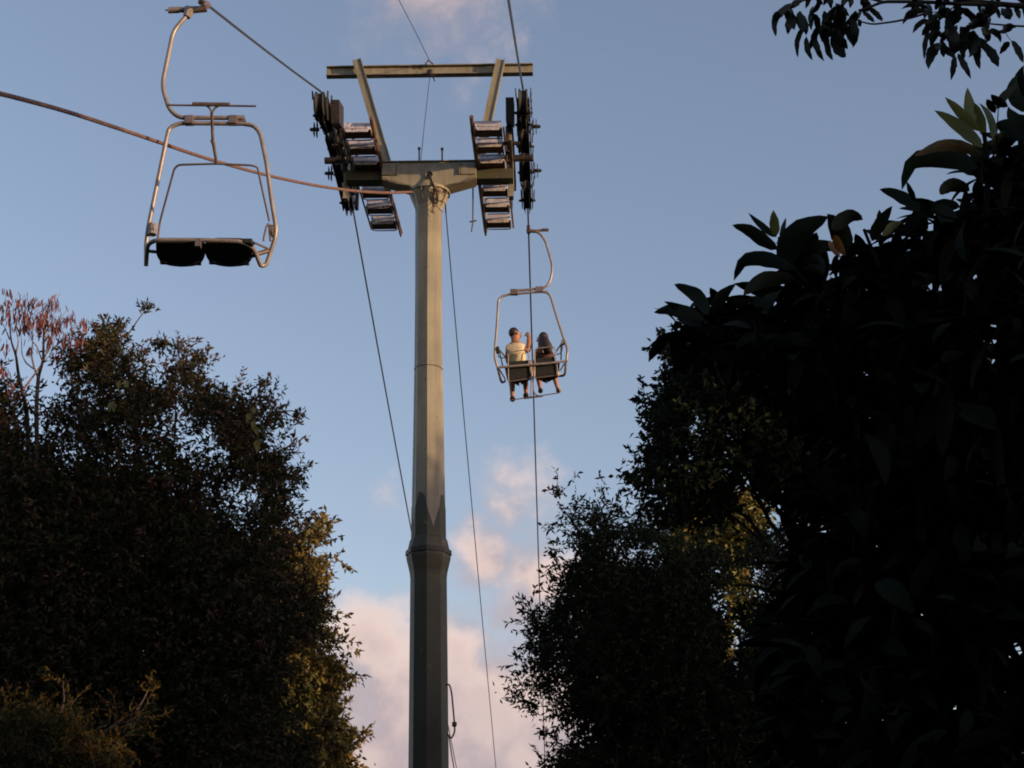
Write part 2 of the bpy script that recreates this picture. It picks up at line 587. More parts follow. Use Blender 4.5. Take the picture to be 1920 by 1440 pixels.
def crown(parent, name, n, poly, s0, half, mats, leaf=(.07, .03), per=9, twig=.22, droop=.3, **kw):
    """a crown of twigs, each with alternate leaves"""
    pxm = float(ray(*np.mean(poly, 0)) @ UL) / s0
    B, d, px, py = sprays(n, poly, s0, half, inset=min(22, twig * pxm * .45, .08 * float(np.ptp(np.asarray(poly)[:, 0]))), **kw)
    c = P(*(np.asarray(poly, float).mean(0)), s0)
    out = B - c; out /= np.linalg.norm(out, axis=1, keepdims=True) + 1e-6
    tdir = out * .5 + rand_unit(n) * .9 + np.array([0, 0, .45])
    tdir /= np.linalg.norm(tdir, axis=1, keepdims=True)
    bs, ds, ls, ws, mi = [], [], [], [], []
    mt = rng.integers(0, len(mats), n)
    for k in range(per):
        f = (k + .6) / per
        p = B + tdir * twig * f * rng.uniform(.7, 1.3, (n, 1))
        p[:, 2] -= droop * .25 * twig * f * f
        sd_ = rand_unit(n); dd = tdir * .6 + sd_ * .9; dd[:, 2] -= droop
        bs.append(p); ds.append(dd)
        ls.append(leaf[0] * rng.uniform(.65, 1.25, n)); ws.append(leaf[1] * rng.uniform(.7, 1.2, n)); mi.append(mt)
    bs = np.concatenate(bs); ds = np.concatenate(ds); ls = np.concatenate(ls); ws = np.concatenate(ws); mi = np.concatenate(mi)
    V, T = leaf_arrays(bs, ds, rand_unit(len(bs)) + np.array([0, 0, .6]), ls, ws)
    o = mesh_np(name, V, T, None, parent, 'stuff', mats=mats, midx=np.concatenate([mi, mi]))
    # fine twigs
    m = min(n, 2600)
    idx = rng.choice(n, m, replace=False)
    a = B[idx] - tdir[idx] * twig * .5; b = B[idx] + tdir[idx] * twig * .95
    sd_ = np.cross(tdir[idx], rand_unit(m)); sd_ /= np.linalg.norm(sd_, axis=1, keepdims=True) + 1e-9
    s2 = np.cross(tdir[idx], sd_)
    r = .0035
    V = np.stack([a + sd_ * r, a - sd_ * .5 * r + s2 * .87 * r, a - sd_ * .5 * r - s2 * .87 * r, b], 1).reshape(-1, 3)
    k = np.arange(m) * 4
    T = np.concatenate([np.stack([k, k + 1, k + 3], 1), np.stack([k + 1, k + 2, k + 3], 1), np.stack([k + 2, k, k + 3], 1)])
    mesh_np('twigs', V, T, M['bark'], parent, 'stuff')
    return o


def edge_sprigs(parent, poly, s0, n, ln=(25, 60), leaf=(.07, .028), mat=None, rise=.5, ymax=1430, spread=.5):
    """loose shoots that stand out of the crown's outline"""
    poly = np.asarray(poly, float)
    area = .5 * np.sum(poly[:, 0] * np.roll(poly[:, 1], -1) - np.roll(poly[:, 0], -1) * poly[:, 1])
    sgn = 1 if area > 0 else -1
    seg = np.roll(poly, -1, 0) - poly; sl = np.hypot(seg[:, 0], seg[:, 1])
    BS, DS, V, T = [], [], [], []
    k = 0
    while k < n:
        i = rng.choice(len(poly), p=sl / sl.sum()); p = poly[i] + seg[i] * rng.random()
        if p[1] > ymax or not (-30 < p[0] < 1950): continue
        nrm = np.array([seg[i][1], -seg[i][0]]) * sgn / (sl[i] + 1e-9)
        d = nrm + rng.normal(0, spread, 2) + [0, -rise]; d /= np.hypot(*d) + 1e-9
        L_ = rng.uniform(*ln); a = p - nrm * 14; s = s0 + rng.uniform(-.4, .4)
        bend = rng.normal(0, .25)
        q = [a + d * L_ * t + np.array([-d[1], d[0]]) * bend * L_ * t * t for t in np.linspace(0, 1, 7)]
        W = P(np.array([c[0] for c in q]), np.array([c[1] for c in q]), np.full(7, s))
        for j in range(6):
            ax = W[j + 1] - W[j]; e = np.cross(ax, UL); e /= np.linalg.norm(e) + 1e-9
            r = .0035; b0 = len(V)
            V += [W[j] + e * r, W[j] - e * r, W[j + 1], W[j] + UL * r]; T += [(b0, b0 + 1, b0 + 2), (b0 + 1, b0 + 3, b0 + 2), (b0 + 3, b0, b0 + 2)]
            m_ = 2 if j else 1
            for _ in range(m_ + (2 if j > 3 else 0)):
                BS.append(W[j] + ax * rng.random()); DS.append(ax / (np.linalg.norm(ax) + 1e-9) * .7 + rng.normal(0, .6, 3))
        k += 1
    BS = np.array(BS); DS = np.array(DS); m_ = len(BS)
    LV, LT = leaf_arrays(BS, DS, rand_unit(m_), leaf[0] * rng.uniform(.6, 1.3, m_), leaf[1] * rng.uniform(.7, 1.2, m_))
    mesh_np('sprig', LV, LT, mat, parent, 'stuff')
    mesh_np('twigs', np.array(V), np.array(T), M['bark'], parent, 'stuff')


def limb(parent, name, pts, rad, mat):
    m = MB(); m.tube(pts, rad, 8)
    return m.build(name, mat, parent)


def wiggly(a, b, n=6, amp=.12):
    a, b = np.asarray(a), np.asarray(b)
    L_ = np.linalg.norm(b - a)
    return [a + (b - a) * t + rng.normal(0, amp * L_ / n, 3) * (0 if t in (0, 1) else 1) for t in np.linspace(0, 1, n)]


def trunk_and_limbs(parent, foot, fork, tips, r0, mat):
    pts = wiggly(foot, fork, 6, .1)
    limb(parent, 'trunk', pts, list(np.linspace(r0, r0 * .6, len(pts))), mat)
    for t in tips:
        p = wiggly(fork, t, 7, .2)
        limb(parent, 'branch', p, list(np.linspace(r0 * .5, r0 * .08, len(p))), mat)


def gpt(px, py, s):
    """ground point under the point seen at (px, py, s)"""
    p = P(px, py, s)
    return np.array([p[0], p[1], float(ground_z(p[0], p[1])) - .1])


# ------------------------------------------------------------------ LIFT TOWER
S_T = 21.4
V_R, V_L = -.376, -3.14                # the two haul ropes
V_C = to_v(805, 345, S_T)


def rope_z(s):
    """height of the haul rope over the ground datum"""
    s_in, s_out, z_in = 19.9, 23.9, 12.37 + 1.6
    k0, k1, n = .493, -.146, 1.92
    if s < s_in: return z_in + k0 * (s - s_in) + .0012 * (s - s_in) ** 2
    if s > s_out:
        return rope_z(s_out) + k1 * (s - s_out) + .0006 * (s - s_out) ** 2
    tau = (s - s_in) / (s_out - s_in)
    return z_in + (s_out - s_in) * (k1 * tau + (k0 - k1) * (1 - (1 - tau) ** (n + 1)) / (n + 1))


def rope_t(s):
    e = .02
    t = UL * (2 * e) + np.array([0, 0, rope_z(s + e) - rope_z(s - e)])
    return t / np.linalg.norm(t)


def build_tower():
    foot = L(to_v(803, 1440, S_T), S_T, 0.0)
    T = root('lift_tower', foot, 'tall olive green chairlift tower with a T shaped head and top beam', 'lift tower')
    OL = M['olive']

    def octo(sections, name, mat, rot=R(20)):
        m = MB(); n = 8; vs = []
        for (c, r) in sections:
            for k in range(n):
                a = rot + R(22.5) + 2 * math.pi * k / n
                vs.append(np.asarray(c) + np.array([math.cos(a) * r, math.sin(a) * r, 0]))
        fs = []
        for i in range(len(sections) - 1):
            for k in range(n):
                fs.append((i * n + k, i * n + (k + 1) % n, (i + 1) * n + (k + 1) % n, (i + 1) * n + k))
        fs.append(tuple(reversed(range(n)))); fs.append(tuple((len(sections) - 1) * n + k for k in range(n)))
        m.add(vs, fs); m.smooth = False
        return m.build(name, mat, T)

    def pc(y, wpx):
        x = 803.5 if y > 450 else 804.5
        p = P(x, y, S_T)
        t = S_T / (ray(x, y) @ UL)
        return (p, wpx * t / 2 / .96)
    # lower pipe
    base = P(803, 1440, S_T); c0, r0 = pc(1440, 73)
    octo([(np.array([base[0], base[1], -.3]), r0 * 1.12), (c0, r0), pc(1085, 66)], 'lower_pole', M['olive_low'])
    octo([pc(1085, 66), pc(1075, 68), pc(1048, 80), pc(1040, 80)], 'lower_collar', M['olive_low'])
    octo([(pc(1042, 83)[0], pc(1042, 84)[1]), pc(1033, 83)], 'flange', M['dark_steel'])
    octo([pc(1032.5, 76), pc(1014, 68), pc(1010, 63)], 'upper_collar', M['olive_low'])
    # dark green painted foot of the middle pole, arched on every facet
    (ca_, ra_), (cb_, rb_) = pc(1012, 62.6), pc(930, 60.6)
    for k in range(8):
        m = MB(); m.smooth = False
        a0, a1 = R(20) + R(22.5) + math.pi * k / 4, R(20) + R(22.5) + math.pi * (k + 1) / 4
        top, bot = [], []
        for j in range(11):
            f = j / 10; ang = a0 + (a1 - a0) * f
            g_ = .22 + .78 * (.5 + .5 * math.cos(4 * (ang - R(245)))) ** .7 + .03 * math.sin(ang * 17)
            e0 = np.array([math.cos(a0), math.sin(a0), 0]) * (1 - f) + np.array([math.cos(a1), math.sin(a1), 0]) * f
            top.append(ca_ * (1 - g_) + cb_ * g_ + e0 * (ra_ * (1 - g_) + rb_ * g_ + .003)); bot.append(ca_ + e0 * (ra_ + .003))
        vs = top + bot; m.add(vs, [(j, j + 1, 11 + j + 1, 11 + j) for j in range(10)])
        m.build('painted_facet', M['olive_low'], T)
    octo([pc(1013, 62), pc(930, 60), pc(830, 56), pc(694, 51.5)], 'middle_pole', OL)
    octo([(pc(693, 53)[0], pc(693, 53)[1]), pc(690.5, 53)], 'seam_ring', OL)
    octo([pc(690, 51), pc(560, 48.5), pc(400, 47), pc(392, 50), pc(372, 66), pc(366, 70)], 'upper_pole', OL)
    m = MB(); c = P(806, 362, S_T); m.lathe(c, (0, 0, 1), [(-.03, .29), (.01, .29)], 20); m.build('pole_top_plate', OL, T)
    bm_ = MB()
    for k in range(10):
        a = 2 * math.pi * k / 10
        bm_.lathe(c + np.array([math.cos(a) * .245, math.sin(a) * .245, -.05]), (0, 0, 1), [(-.02, .018), (.02, .018)], 6)
    bm_.build('bolt_ring', M['dark_steel'], T)

    # gussets under the plate
    for a in (0, 90, 180, 270, 45, 135, 225, 315):
        g = MB(); a = R(a + 20)
        d = np.array([math.cos(a), math.sin(a), 0]); e = np.array([-math.sin(a), math.cos(a), 0]) * .006
        g.prism([c + d * .18 + e * -1 + [0, 0, -.03], c + d * .285 - e + [0, 0, -.03], c + d * .19 - e + [0, 0, -.24]], e * 2)
        g.build('gusset', OL, T, smooth=False)

    # cross arm: tapered box girder
    sF, sB = S_T - .17, S_T + .06
    zt = to_z(805, 304, sF)
    zb_c = to_z(805, 348, sF); zb_e = to_z(805, 334, sF) + .01
    vl, vr = to_v(716, 320, sF), to_v(893, 320, sF)
    prof = [(vl, zt), (vr, zt), (vr, zb_e + .001), (min(V_C + .92, vr - .01), zb_e), (V_C + .24, zb_c), (V_C - .24, zb_c), (V_C - .92 if V_C - .92 > vl else vl + .01, zb_e), (vl, zb_e + .001)]
    m = MB(); m.prism([L(v, sF, z) for v, z in prof], UL * (sB - sF)); m.smooth = False
    m.build('cross_arm', OL, T, bevel=.006)
    for sg in (-1, 1):
        va, vb = (vl - .52, vl + .02) if sg < 0 else (vr - .02, vr + .52)
        m = MB(); m.smooth = False
        m.box(L((va + vb) / 2, S_T + .02, (zt + zb_e) / 2 - .02), VL * (vb - va) / 2, UL * .10, [0, 0, (zt - zb_e) / 2 - .045])
        m.build('arm_stub', M['olive_low'], T)  # shade on the stubs put in by the darker colour
    # flange lips along the top and bottom edge
    m = MB(); m.box(L((vl + vr) / 2, S_T, zt + .009), VL * (vr - vl) / 2, UL * .20, [0, 0, .006]); m.smooth = False
    m.build('top_flange', OL, T)
    for (a, b) in (((vl + .01, zb_e), (V_C - .24, zb_c)), ((vr - .01, zb_e), (V_C + .24, zb_c)), ((V_C - .24, zb_c), (V_C + .24, zb_c))):
        p0, p1 = L(a[0], sF + .004, a[1] - .004), L(b[0], sF + .004, b[1] - .004)
        m = MB(); m.prism([p0, p1, p1 + [0, 0, -.012], p0 + [0, 0, -.012]], UL * (sB - sF + .03)); m.smooth = False
        m.build('bottom_flange', OL, T)
    # side doublers
    for sg in (-1, 1):
        m = MB(); m.box(L(V_C + sg * .56, sF - .012, (zt + zb_e) / 2 + .01), VL * .10, UL * .008, [0, 0, (zt - zb_e) / 2 - .03]); m.smooth = False
        m.build('stiffener_plate', OL, T)
        m = MB(); m.box(L(V_C + sg * .44, sF - .02, (zt + zb_e) / 2 + .01), VL * .008, UL * .018, [0, 0, (zt - zb_e) / 2 - .03]); m.smooth = False
        m.build('stiffener_rib', OL, T)
    # round port and the hose coming out of it
    pc_ = L(V_C + .015, sF - .006, to_z(805, 329, sF))
    m = MB(); m.lathe(pc_, -UL, [(0, .06), (.03, .06), (.03, .045), (.012, .045)], 20); m.build('port_ring', OL, T)
    m = MB(); m.lathe(pc_, -UL, [(0.0, .045), (.014, .045)], 20); m.build('port_hole', M['rubber'], T)
    m = MB(); m.tube([pc_ - UL * .02, P(808, 338, sF - .1), P(814, 350, sF - .14), P(819, 362, sF - .1), P(820, 374, sF - .04), P(818, 386, sF + 0)], .018, 8)
    m.build('cable_hose', M['dark_steel'], T)
    # tangle of old wire and creeper around the pole top
    for k in range(7):
        pts = [P(812 + rng.uniform(-4, 20) + 8 * math.sin(j + k), 352 + 9 * j + rng.uniform(-3, 3), sF - .12 + rng.uniform(-.03, .05)) for j in range(6 - k % 3)]
        m = MB(); m.tube(rounded(pts, .05, 3), .006, 5); m.build('loose_wire', M['rust_steel'] if k % 2 else M['wire'], T)
    for (x, y0, y1) in ((786, 279, 300), (829, 280, 300)):
        m = MB(); m.tube([P(x, y1 + 3, S_T), P(x, y0, S_T)], .012, 8); m.lathe(P(x, y0, S_T), (0, 0, 1), [(-.01, .022), (.02, .022)], 8)
        m.build('stud', M['rust_steel'], T)
    for sg in (-1, 1):
        pts = [L(V_C + sg * .62, sF - .03, zb_e - .01), L(V_C + sg * .52, sF - .05, zb_e - .12), L(V_C + sg * .38, sF - .05, zb_c + .0), L(V_C + sg * .26, sF - .03, zb_c - .02)]
        m = MB(); m.tube(rounded(pts, .2, 4), .005, 5); m.build('ground_wire', M['wire'], T)

    # the two splayed posts and the beam on top
    zbeam_t, zbeam_b = to_z(805, 118, S_T), to_z(805, 134, S_T)
    for (xt, xb) in ((669, 728), (939, 897)):
        p_t = P(xt, 113, S_T - .03); p_b = L(to_v(xb, 305, S_T), S_T - .03, zt + .015)
        ax = (p_t - p_b) / np.linalg.norm(p_t - p_b)
        sx = np.cross(ax, UL); sx /= np.linalg.norm(sx)
        m = MB(); m.smooth = False
        mid = (p_t + p_b) / 2; h = np.linalg.norm(p_t - p_b) / 2
        m.box(mid - UL * .02, sx * .052, UL * .006, ax * h)      # web facing the valley
        m.box(mid + sx * .058 - UL * .0, sx * .006, UL * .05, ax * h)
        m.box(mid - sx * .058 - UL * .0, sx * .006, UL * .05, ax * h)
        m.build('post', OL, T)
        m = MB(); m.box(p_b + [0, 0, .012], VL * .11, UL * .10, [0, 0, .010]); m.smooth = False; m.build('post_foot', OL, T)
    v0, v1 = to_v(611, 126, S_T), to_v(999, 123, S_T)
    m = MB(); m.smooth = False
    zc, hh = (zbeam_t + zbeam_b) / 2, (zbeam_t - zbeam_b) / 2
    sb = S_T + .10
    m.box(L((v0 + v1) / 2, sb, zc), VL * (v1 - v0) / 2, UL * .006, [0, 0, hh - .008])
    m.build('beam_web', OL, T)
    for sg, nm in ((1, 'beam_top_flange'), (-1, 'beam_bottom_flange')):
        m = MB(); m.smooth = False
        m.box(L((v0 + v1) / 2, sb, zc + sg * hh), VL * (v1 - v0) / 2, UL * .055, [0, 0, .007])
        m.build(nm, OL, T)
    # cable shackle in the middle of the beam
    cpt = P(806, 137, S_T + .05)
    m = MB(); m.lathe(cpt + [0, 0, 0], UL, [(-.05, .03), (-.04, .045), (.04, .045), (.05, .03)], 12)
    m.build('wire_clamp', M['dark_steel'], T)
    m = MB(); m.tube([cpt, P(813, 147, S_T), P(815, 152, S_T - .02)], .01, 6); m.tube([P(811, 142, S_T), P(817, 141, S_T)], .008, 6)
    m.build('wire_tail', M['dark_steel'], T)
    m = MB(); m.tube([P(798, 120, S_T), P(803, 113, S_T), P(812, 120, S_T)], .014, 6)
    m.build('shackle', M['rust_steel'], T)

    # sheave trains
    for side, vv in ((1, V_R), (-1, V_L)):
        sa = MB(); inner = vv - side * .0
        A = None
        # main equaliser beams
        def pos(s, dz, dv=0.0):
            t = rope_t(s); nr = np.cross(VL, t); nr = nr if nr[2] > 0 else -nr
            return L(vv + dv, s, rope_z(s)) + nr * dz
        m = MB(); m.smooth = False
        ss = np.linspace(20.9, 23.0, 9)
        for dv in (-.055, .055):
            top = [pos(s, -.34, dv) for s in ss]; bot = [pos(s, -.50 - .06 * math.sin((s - 20.9) / 2.1 * math.pi), dv) for s in ss]
            m.prism(top + bot[::-1], VL * .012)
        A = m.build('sheave_assembly', M['dark_steel'], T)
        wheels = [19.98, 20.36, 20.72, 21.08, 21.55, 21.93, 22.35, 22.72, 23.12, 23.48]
        for s in wheels:
            c_ = pos(s, -.17)
            w = MB()
            w.lathe(c_, VL, [(-.06, .10), (-.06, .155), (-.05, .165), (-.02, .135), (.02, .135), (.05, .165), (.06, .155), (.06, .10)], 20)
            w.build('sheave_wheel', M['rubber'], A)
            h = MB(); h.lathe(c_, VL, [(-.085, .02), (-.06, .035), (.06, .035), (.085, .02)], 8); h.build('axle', M['dark_steel'], A)
        # rocker plates joining pairs
        for a_, b_ in ((0, 1), (2, 3), (4, 5), (6, 7), (8, 9)):
            s0_, s1_ = wheels[a_], wheels[b_]; sm = (s0_ + s1_) / 2
            w = MB(); w.smooth = False
            for dv in (-.085, .075):
                w.prism([pos(s0_ - .06, -.13, dv), pos(s1_ + .06, -.13, dv), pos(s1_ + .05, -.21, dv), pos(sm + .12, -.38, dv), pos(sm - .12, -.38, dv), pos(s0_ - .05, -.24, dv)], VL * .014)
            w.build('rocker_plate', M['dark_steel'], A)
            w = MB(); w.lathe(pos(sm, -.31), VL, [(-.13, .014), (-.11, .022), (.11, .022), (.13, .014)], 8); w.build('pivot_bolt', M['dark_steel'], A)
            # rope catcher fins
            for dv in (-.10, .095):
                for q in (s0_, s1_):
                    w = MB(); w.smooth = False
                    w.prism([pos(q - .07, -.12, dv), pos(q + .07, -.12, dv), pos(q + .04, .0, dv * 1.08), pos(q - .04, .0, dv * 1.08)], VL * .012)
                    w.build('rope_catcher', M['dark_steel'], A)
        # derailment plate and bracket at the valley end
        w = MB(); w.smooth = False
        q = 20.35
        w.prism([pos(q - .22, -.10, -side * .13), pos(q + .28, -.10, -side * .13), pos(q + .28, -.42, -side * .13), pos(q - .22, -.42, -side * .13)], -VL * side * .11)
        w.build('guard_box', M['dark_steel'], A)
        w = MB(); w.smooth = False
        w.tube([pos(20.6, -.42, side * .10), pos(20.6, -.42, side * .22)], .028, 8)
        w.box(pos(20.6, -.42, side * .17), VL * .006, UL * .05, [0, 0, .09]); w.box(pos(20.6, -.42, side * .13), VL * .006, UL * .05, [0, 0, .11])
        w.tube([pos(20.6, -.42, side * .2), pos(20.6, -.42, side * .235)], .016, 6)
        w.build('outer_bolt', M['dark_steel'], A)
        w = MB(); w.smooth = False
        w.tube([pos(22.3, -.42, side * .10), pos(22.3, -.42, side * .22)], .028, 8)
        w.box(pos(22.3, -.42, side * .17), VL * .006, UL * .05, [0, 0, .09]); w.box(pos(22.3, -.42, side * .13), VL * .006, UL * .05, [0, 0, .11])
        w.tube([pos(22.3, -.42, side * .2), pos(22.3, -.42, side * .235)], .016, 6)
        w.build('outer_bolt', M['dark_steel'], A)
        # secondary equaliser at the valley end and at the mountain end
        for (a_, b_) in ((19.95, 21.05), (22.6, 23.6)):
            w = MB(); w.smooth = False
            for dv in (-.035, .03):
                w.prism([pos(a_, -.30, dv), pos(b_, -.30, dv), pos(b_ - .1, -.42, dv), pos((a_ + b_) / 2, -.47, dv), pos(a_ + .1, -.42, dv)], VL * .008)
            w.build('equaliser_beam', M['dark_steel'], A)
        # vertical hanger frame between train and arm, olive
        w = MB(); w.smooth = False
        dv = -side * .20
        p_a = L(vv + dv, S_T, rope_z(S_T) - .45); 
        w.box(L(vv + dv, S_T + .15, (zt + rope_z(S_T) - .5) / 2 - .12), VL * .035, UL * .06, [0, 0, abs(rope_z(S_T) - .5 - zt) / 2 + .3])
        w.box(L(vv + dv, S_T - .0, zt + .05), VL * .03, UL * .75, [0, 0, .045])
        w.build('hanger_frame', OL, A)
        w = MB(); w.tube([L(vv - side * .30, S_T + .1, rope_z(S_T) - .62), L(vv + side * .12, S_T + .1, rope_z(S_T) - .62)], .05, 12)
        w.build('pivot_tube', M['dark_steel'], A)
        # inner main beam following the train, and the dark brackets that tie the walkway to it
        w = MB(); w.smooth = False
        sq = np.linspace(20.55, 22.75, 9); dv = -side * .155
        w.prism([pos(x_, -.36, dv) for x_ in sq] + [pos(x_, -.50, dv) for x_ in sq][::-1], -VL * side * .05)
        w.build('main_beam', OL, A)
        for x_ in (20.55, 20.85, 21.15, 21.7, 22.1, 22.6):
            w = MB(); w.smooth = False
            p_ = pos(x_, -.46, -side * .20); pz = L(vv - side * .25, x_, 11.98 + 1.6)
            hz = (p_[2] - pz[2]) / 2
            w.box([p_[0] - VL[0] * side * .03, p_[1], pz[2] + hz], VL * .025, UL * .045, [0, 0, hz + .02])
            w.build('walkway_hanger', M['dark_steel'], A)
        for x_ in (20.7, 21.4, 22.35):
            w = MB(); w.smooth = False
            w.prism([pos(x_ - .22, -.24, -side * .10), pos(x_ + .22, -.24, -side * .10), pos(x_ + .14, -.50, -side * .10), pos(x_ - .14, -.50, -side * .10)], VL * side * .05)
            w.build('pivot_housing', M['dark_steel'], A)
        # small lifting crossbar, inner upper
        for sx_, dz in ((20.75, -.62), (21.2, -.72)):
            w = MB(); w.smooth = False
            w.tube([pos(sx_, dz, -side * .06), pos(sx_, dz, -side * .36)], .03, 8)
            w.box(pos(sx_, dz, -side * .36), VL * .02, UL * .05, [0, 0, .12])
            w.build('lifting_bracket', M['dark_steel'], A)

        # walkway: rounded treads between two rails, below the train
        vo, vi = vv - side * .27, vv - side * .70
        zw = 11.98 + 1.6
        W = MB()
        sk = lambda s_: (.022 if side == 1 else .045) * (s_ - 20.4)
        rail_in = [L(vi + sk(q_), q_, zw + h_) for q_, h_ in ((20.15, .10), (20.5, .02), (22.0, -.02), (23.3, -.05))]
        W.tube(rail_in, .028, 8)
        W.tube([p + np.array([0, 0, -.055]) for p in rail_in[1:]], .016, 8)
        Wk = W.build('walkway', M['rust_steel'], T)
        W = MB(); W.tube([L(vo, 20.3, zw + .01), L(vo + sk(22), 22.0, zw - .03), L(vo + sk(23.15), 23.15, zw - .06)], .014, 8); W.build('outer_rail', M['rust_steel'], Wk)
        for i_, s in enumerate((20.42, 20.84, 21.26, 22.04, 22.50, 22.96)):
            zz = zw + .01 - .02 * i_
            a_, b_ = (min(vo, vi) + sk(s), max(vo, vi) + sk(s))
            w = MB()
            # rim hoop
            hp = []
            rr = .05; d0, d1 = s - .15, s + .18
            for (cx, cy, a0) in ((b_ - .03 - rr, d1 - rr, 0), (a_ + .03 + rr, d1 - rr, 90), (a_ + .03 + rr, d0 + rr, 180), (b_ - .03 - rr, d0 + rr, 270)):
                for k in range(4):
                    a = R(a0 + k * 30); hp.append((cx + rr * math.cos(a), cy + rr * math.sin(a)))
            hp.append(hp[0])
            w.tube([L(x_, y_, zz) for x_, y_ in hp], .011, 6, cap=False)
            w.build('tread_rim', M['galv'], Wk)
            w = MB(); w.smooth = False
            # pressed tread: bright front lip, dark underside, open slot before the back rim
            w.prism([L(a_ + .05, s - .155, zz + .01), L(b_ - .05, s - .155, zz + .01), L(b_ - .05, s - .15, zz - .03), L(b_ - .07, s - .145, zz - .055), L(a_ + .07, s - .145, zz - .055), L(a_ + .05, s - .15, zz - .03)], UL * .006)
            w.prism([L(a_ + .04, s - .145, zz + .012), L(b_ - .04, s - .145, zz + .012), L(b_ - .03, s - .135, zz + .095), L(a_ + .03, s - .135, zz + .095)], UL * .006)
            w.build('tread', M['galv'], Wk)
            w = MB(); w.smooth = False
            w.prism([L(a_ + .03, s - .13, zz + .01), L(b_ - .03, s - .13, zz + .01), L(b_ - .03, s + .10, zz - .02), L(a_ + .03, s + .10, zz - .02)], [0, 0, .005])
            w.build('tread_plate', M['rust_steel'], Wk)
            w = MB(); w.smooth = False
            w.prism([L(a_ + .05, s + .135, zz - .03), L(b_ - .05, s + .125, zz - .02), L(b_ - .05, s + .17, zz), L(a_ + .05, s + .17, zz)], [0, 0, .004])
            w.build('tread_back_strip', M['galv'], Wk)
        w = MB(); w.tube([L(vi, 20.42, zw + .02), L(vi, 20.42, zw + .16)], .03, 8); w.build('rail_knob', M['rust_steel'], Wk)
        if side == 1:
            w = MB(); w.tube([L(vi - .06, 21.8, zw - .05), L(vi - .07, 22.1, zw - .5), L(vi - .09, 22.1, zw - .66)], .012, 6)
            w.tube([L(vi - .02, 22.1, zw - .48), L(vi - .12, 22.1, zw - .5)], .012, 6)
            w.build('hook_rod', M['dark_steel'], Wk)
    return T


tower = build_tower()


# ------------------------------------------------------------------ ropes and wires
def lone(name, m, mat, label, cat, group=None):
    o = m.build(name, mat)
    tag(o, label, cat, group)
    return o


for vv, lab in ((V_L, 'dark steel haul rope running over the left sheaves and the empty chair'),
                (V_R, 'dark steel haul rope running over the right sheaves to the occupied chair')):
    m = MB()
    ss = list(np.linspace(4.0, 19.5, 14)) + list(np.linspace(19.9, 23.9, 17)) + list(np.linspace(25, 140, 40))
    m.tube([L(vv, s, rope_z(s) + .0) for s in ss], .0135, 8)
    lone('haul_rope', m, M['wire'], lab, 'cable')

m = MB()
pts = [P(x, y, s) for x, y, s in ((-160, 140, 9.0), (0, 175, 9.9), (120, 207, 11.1), (250, 250, 12.6), (385, 297, 14.4), (500, 329, 16.2), (590, 348, 17.8), (660, 358, 19.2), (720, 362, 20.3), (772, 360, 21.2))]
m.tube(rounded(pts, .8, 4), .0185, 8)
lone('slack_rope', m, M['rope_brown'], 'thick brown rope sagging from the upper left to the tower head', 'rope')
m = MB()
m.tube([P(700, -110, 17.0), P(748, 0, 18.6), P(778, 58, 20.0), P(805, 113, 21.4)], .0048, 6)
m.tube([P(806, 142, 21.4), P(799, 205, 21.42), P(794, 250, 21.42), P(789, 300, 21.42)], .005, 6)
lone('signal_wire', m, M['wire'], 'thin wire passing the middle of the top beam down to the cross arm', 'wire')
m = MB()
a = L(to_v(834, 372, 21.4), 21.4, to_z(834, 372, 21.4))
m.tube([P(832, 368, 21.4), P(835, 385, 21.6)], .016, 8)
m.tube([P(835, 385, 21.6), P(836, 398, 21.8)], .011, 8)
pts = [P(836, 398, 21.8), P(857, 640, 24.4), P(884, 940, 28.6), P(905, 1170, 32.5), P(930, 1442, 38.5), P(945, 1600, 43)]
m.tube(rounded(pts, 1.5, 4), .0085, 6)
lone('stay_cable', m, M['wire'], 'thin dark cable slanting down from the right of the pole top', 'cable')
m = MB()
m.tube([P(779, 372, 21.1), P(779, 690, 21.15), P(775, 1000, 21.1), P(770, 1035, 21.05)], .0035, 5)
lone('conduit_wire', m, M['wire'], 'hair thin wire hanging straight down along the left side of the pole', 'wire')
m = MB()
pts = [P(837, 1284, 21.2), P(843, 1283, 21.1), P(847, 1300, 21.1), P(851, 1345, 21.1), P(852, 1357, 21.1), P(853, 1372, 21.1), P(846, 1386, 21.1), P(839, 1376, 21.2)]
m.tube(rounded(pts, .08, 4), .011, 7)
m.lathe(P(852, 1358, 21.1), (0, 0, 1), [(-.03, .02), (-.02, .03), (.02, .03), (.03, .02)], 8)
m.tube([P(842, 1382, 21.1), P(846, 1410, 21.1), P(853, 1450, 21.1)], .007, 6)
lone('rope_loop', m, M['rope_brown'], 'frayed brown loop of rope hanging beside the lower pole', 'rope')


# ------------------------------------------------------------------ CHAIRS
def chair_parts(name, s0, label, cat, origin_px):
    org = P(origin_px[0], origin_px[1], s0)
    return root(name, org, label, cat, 'chairs hanging from the lift')


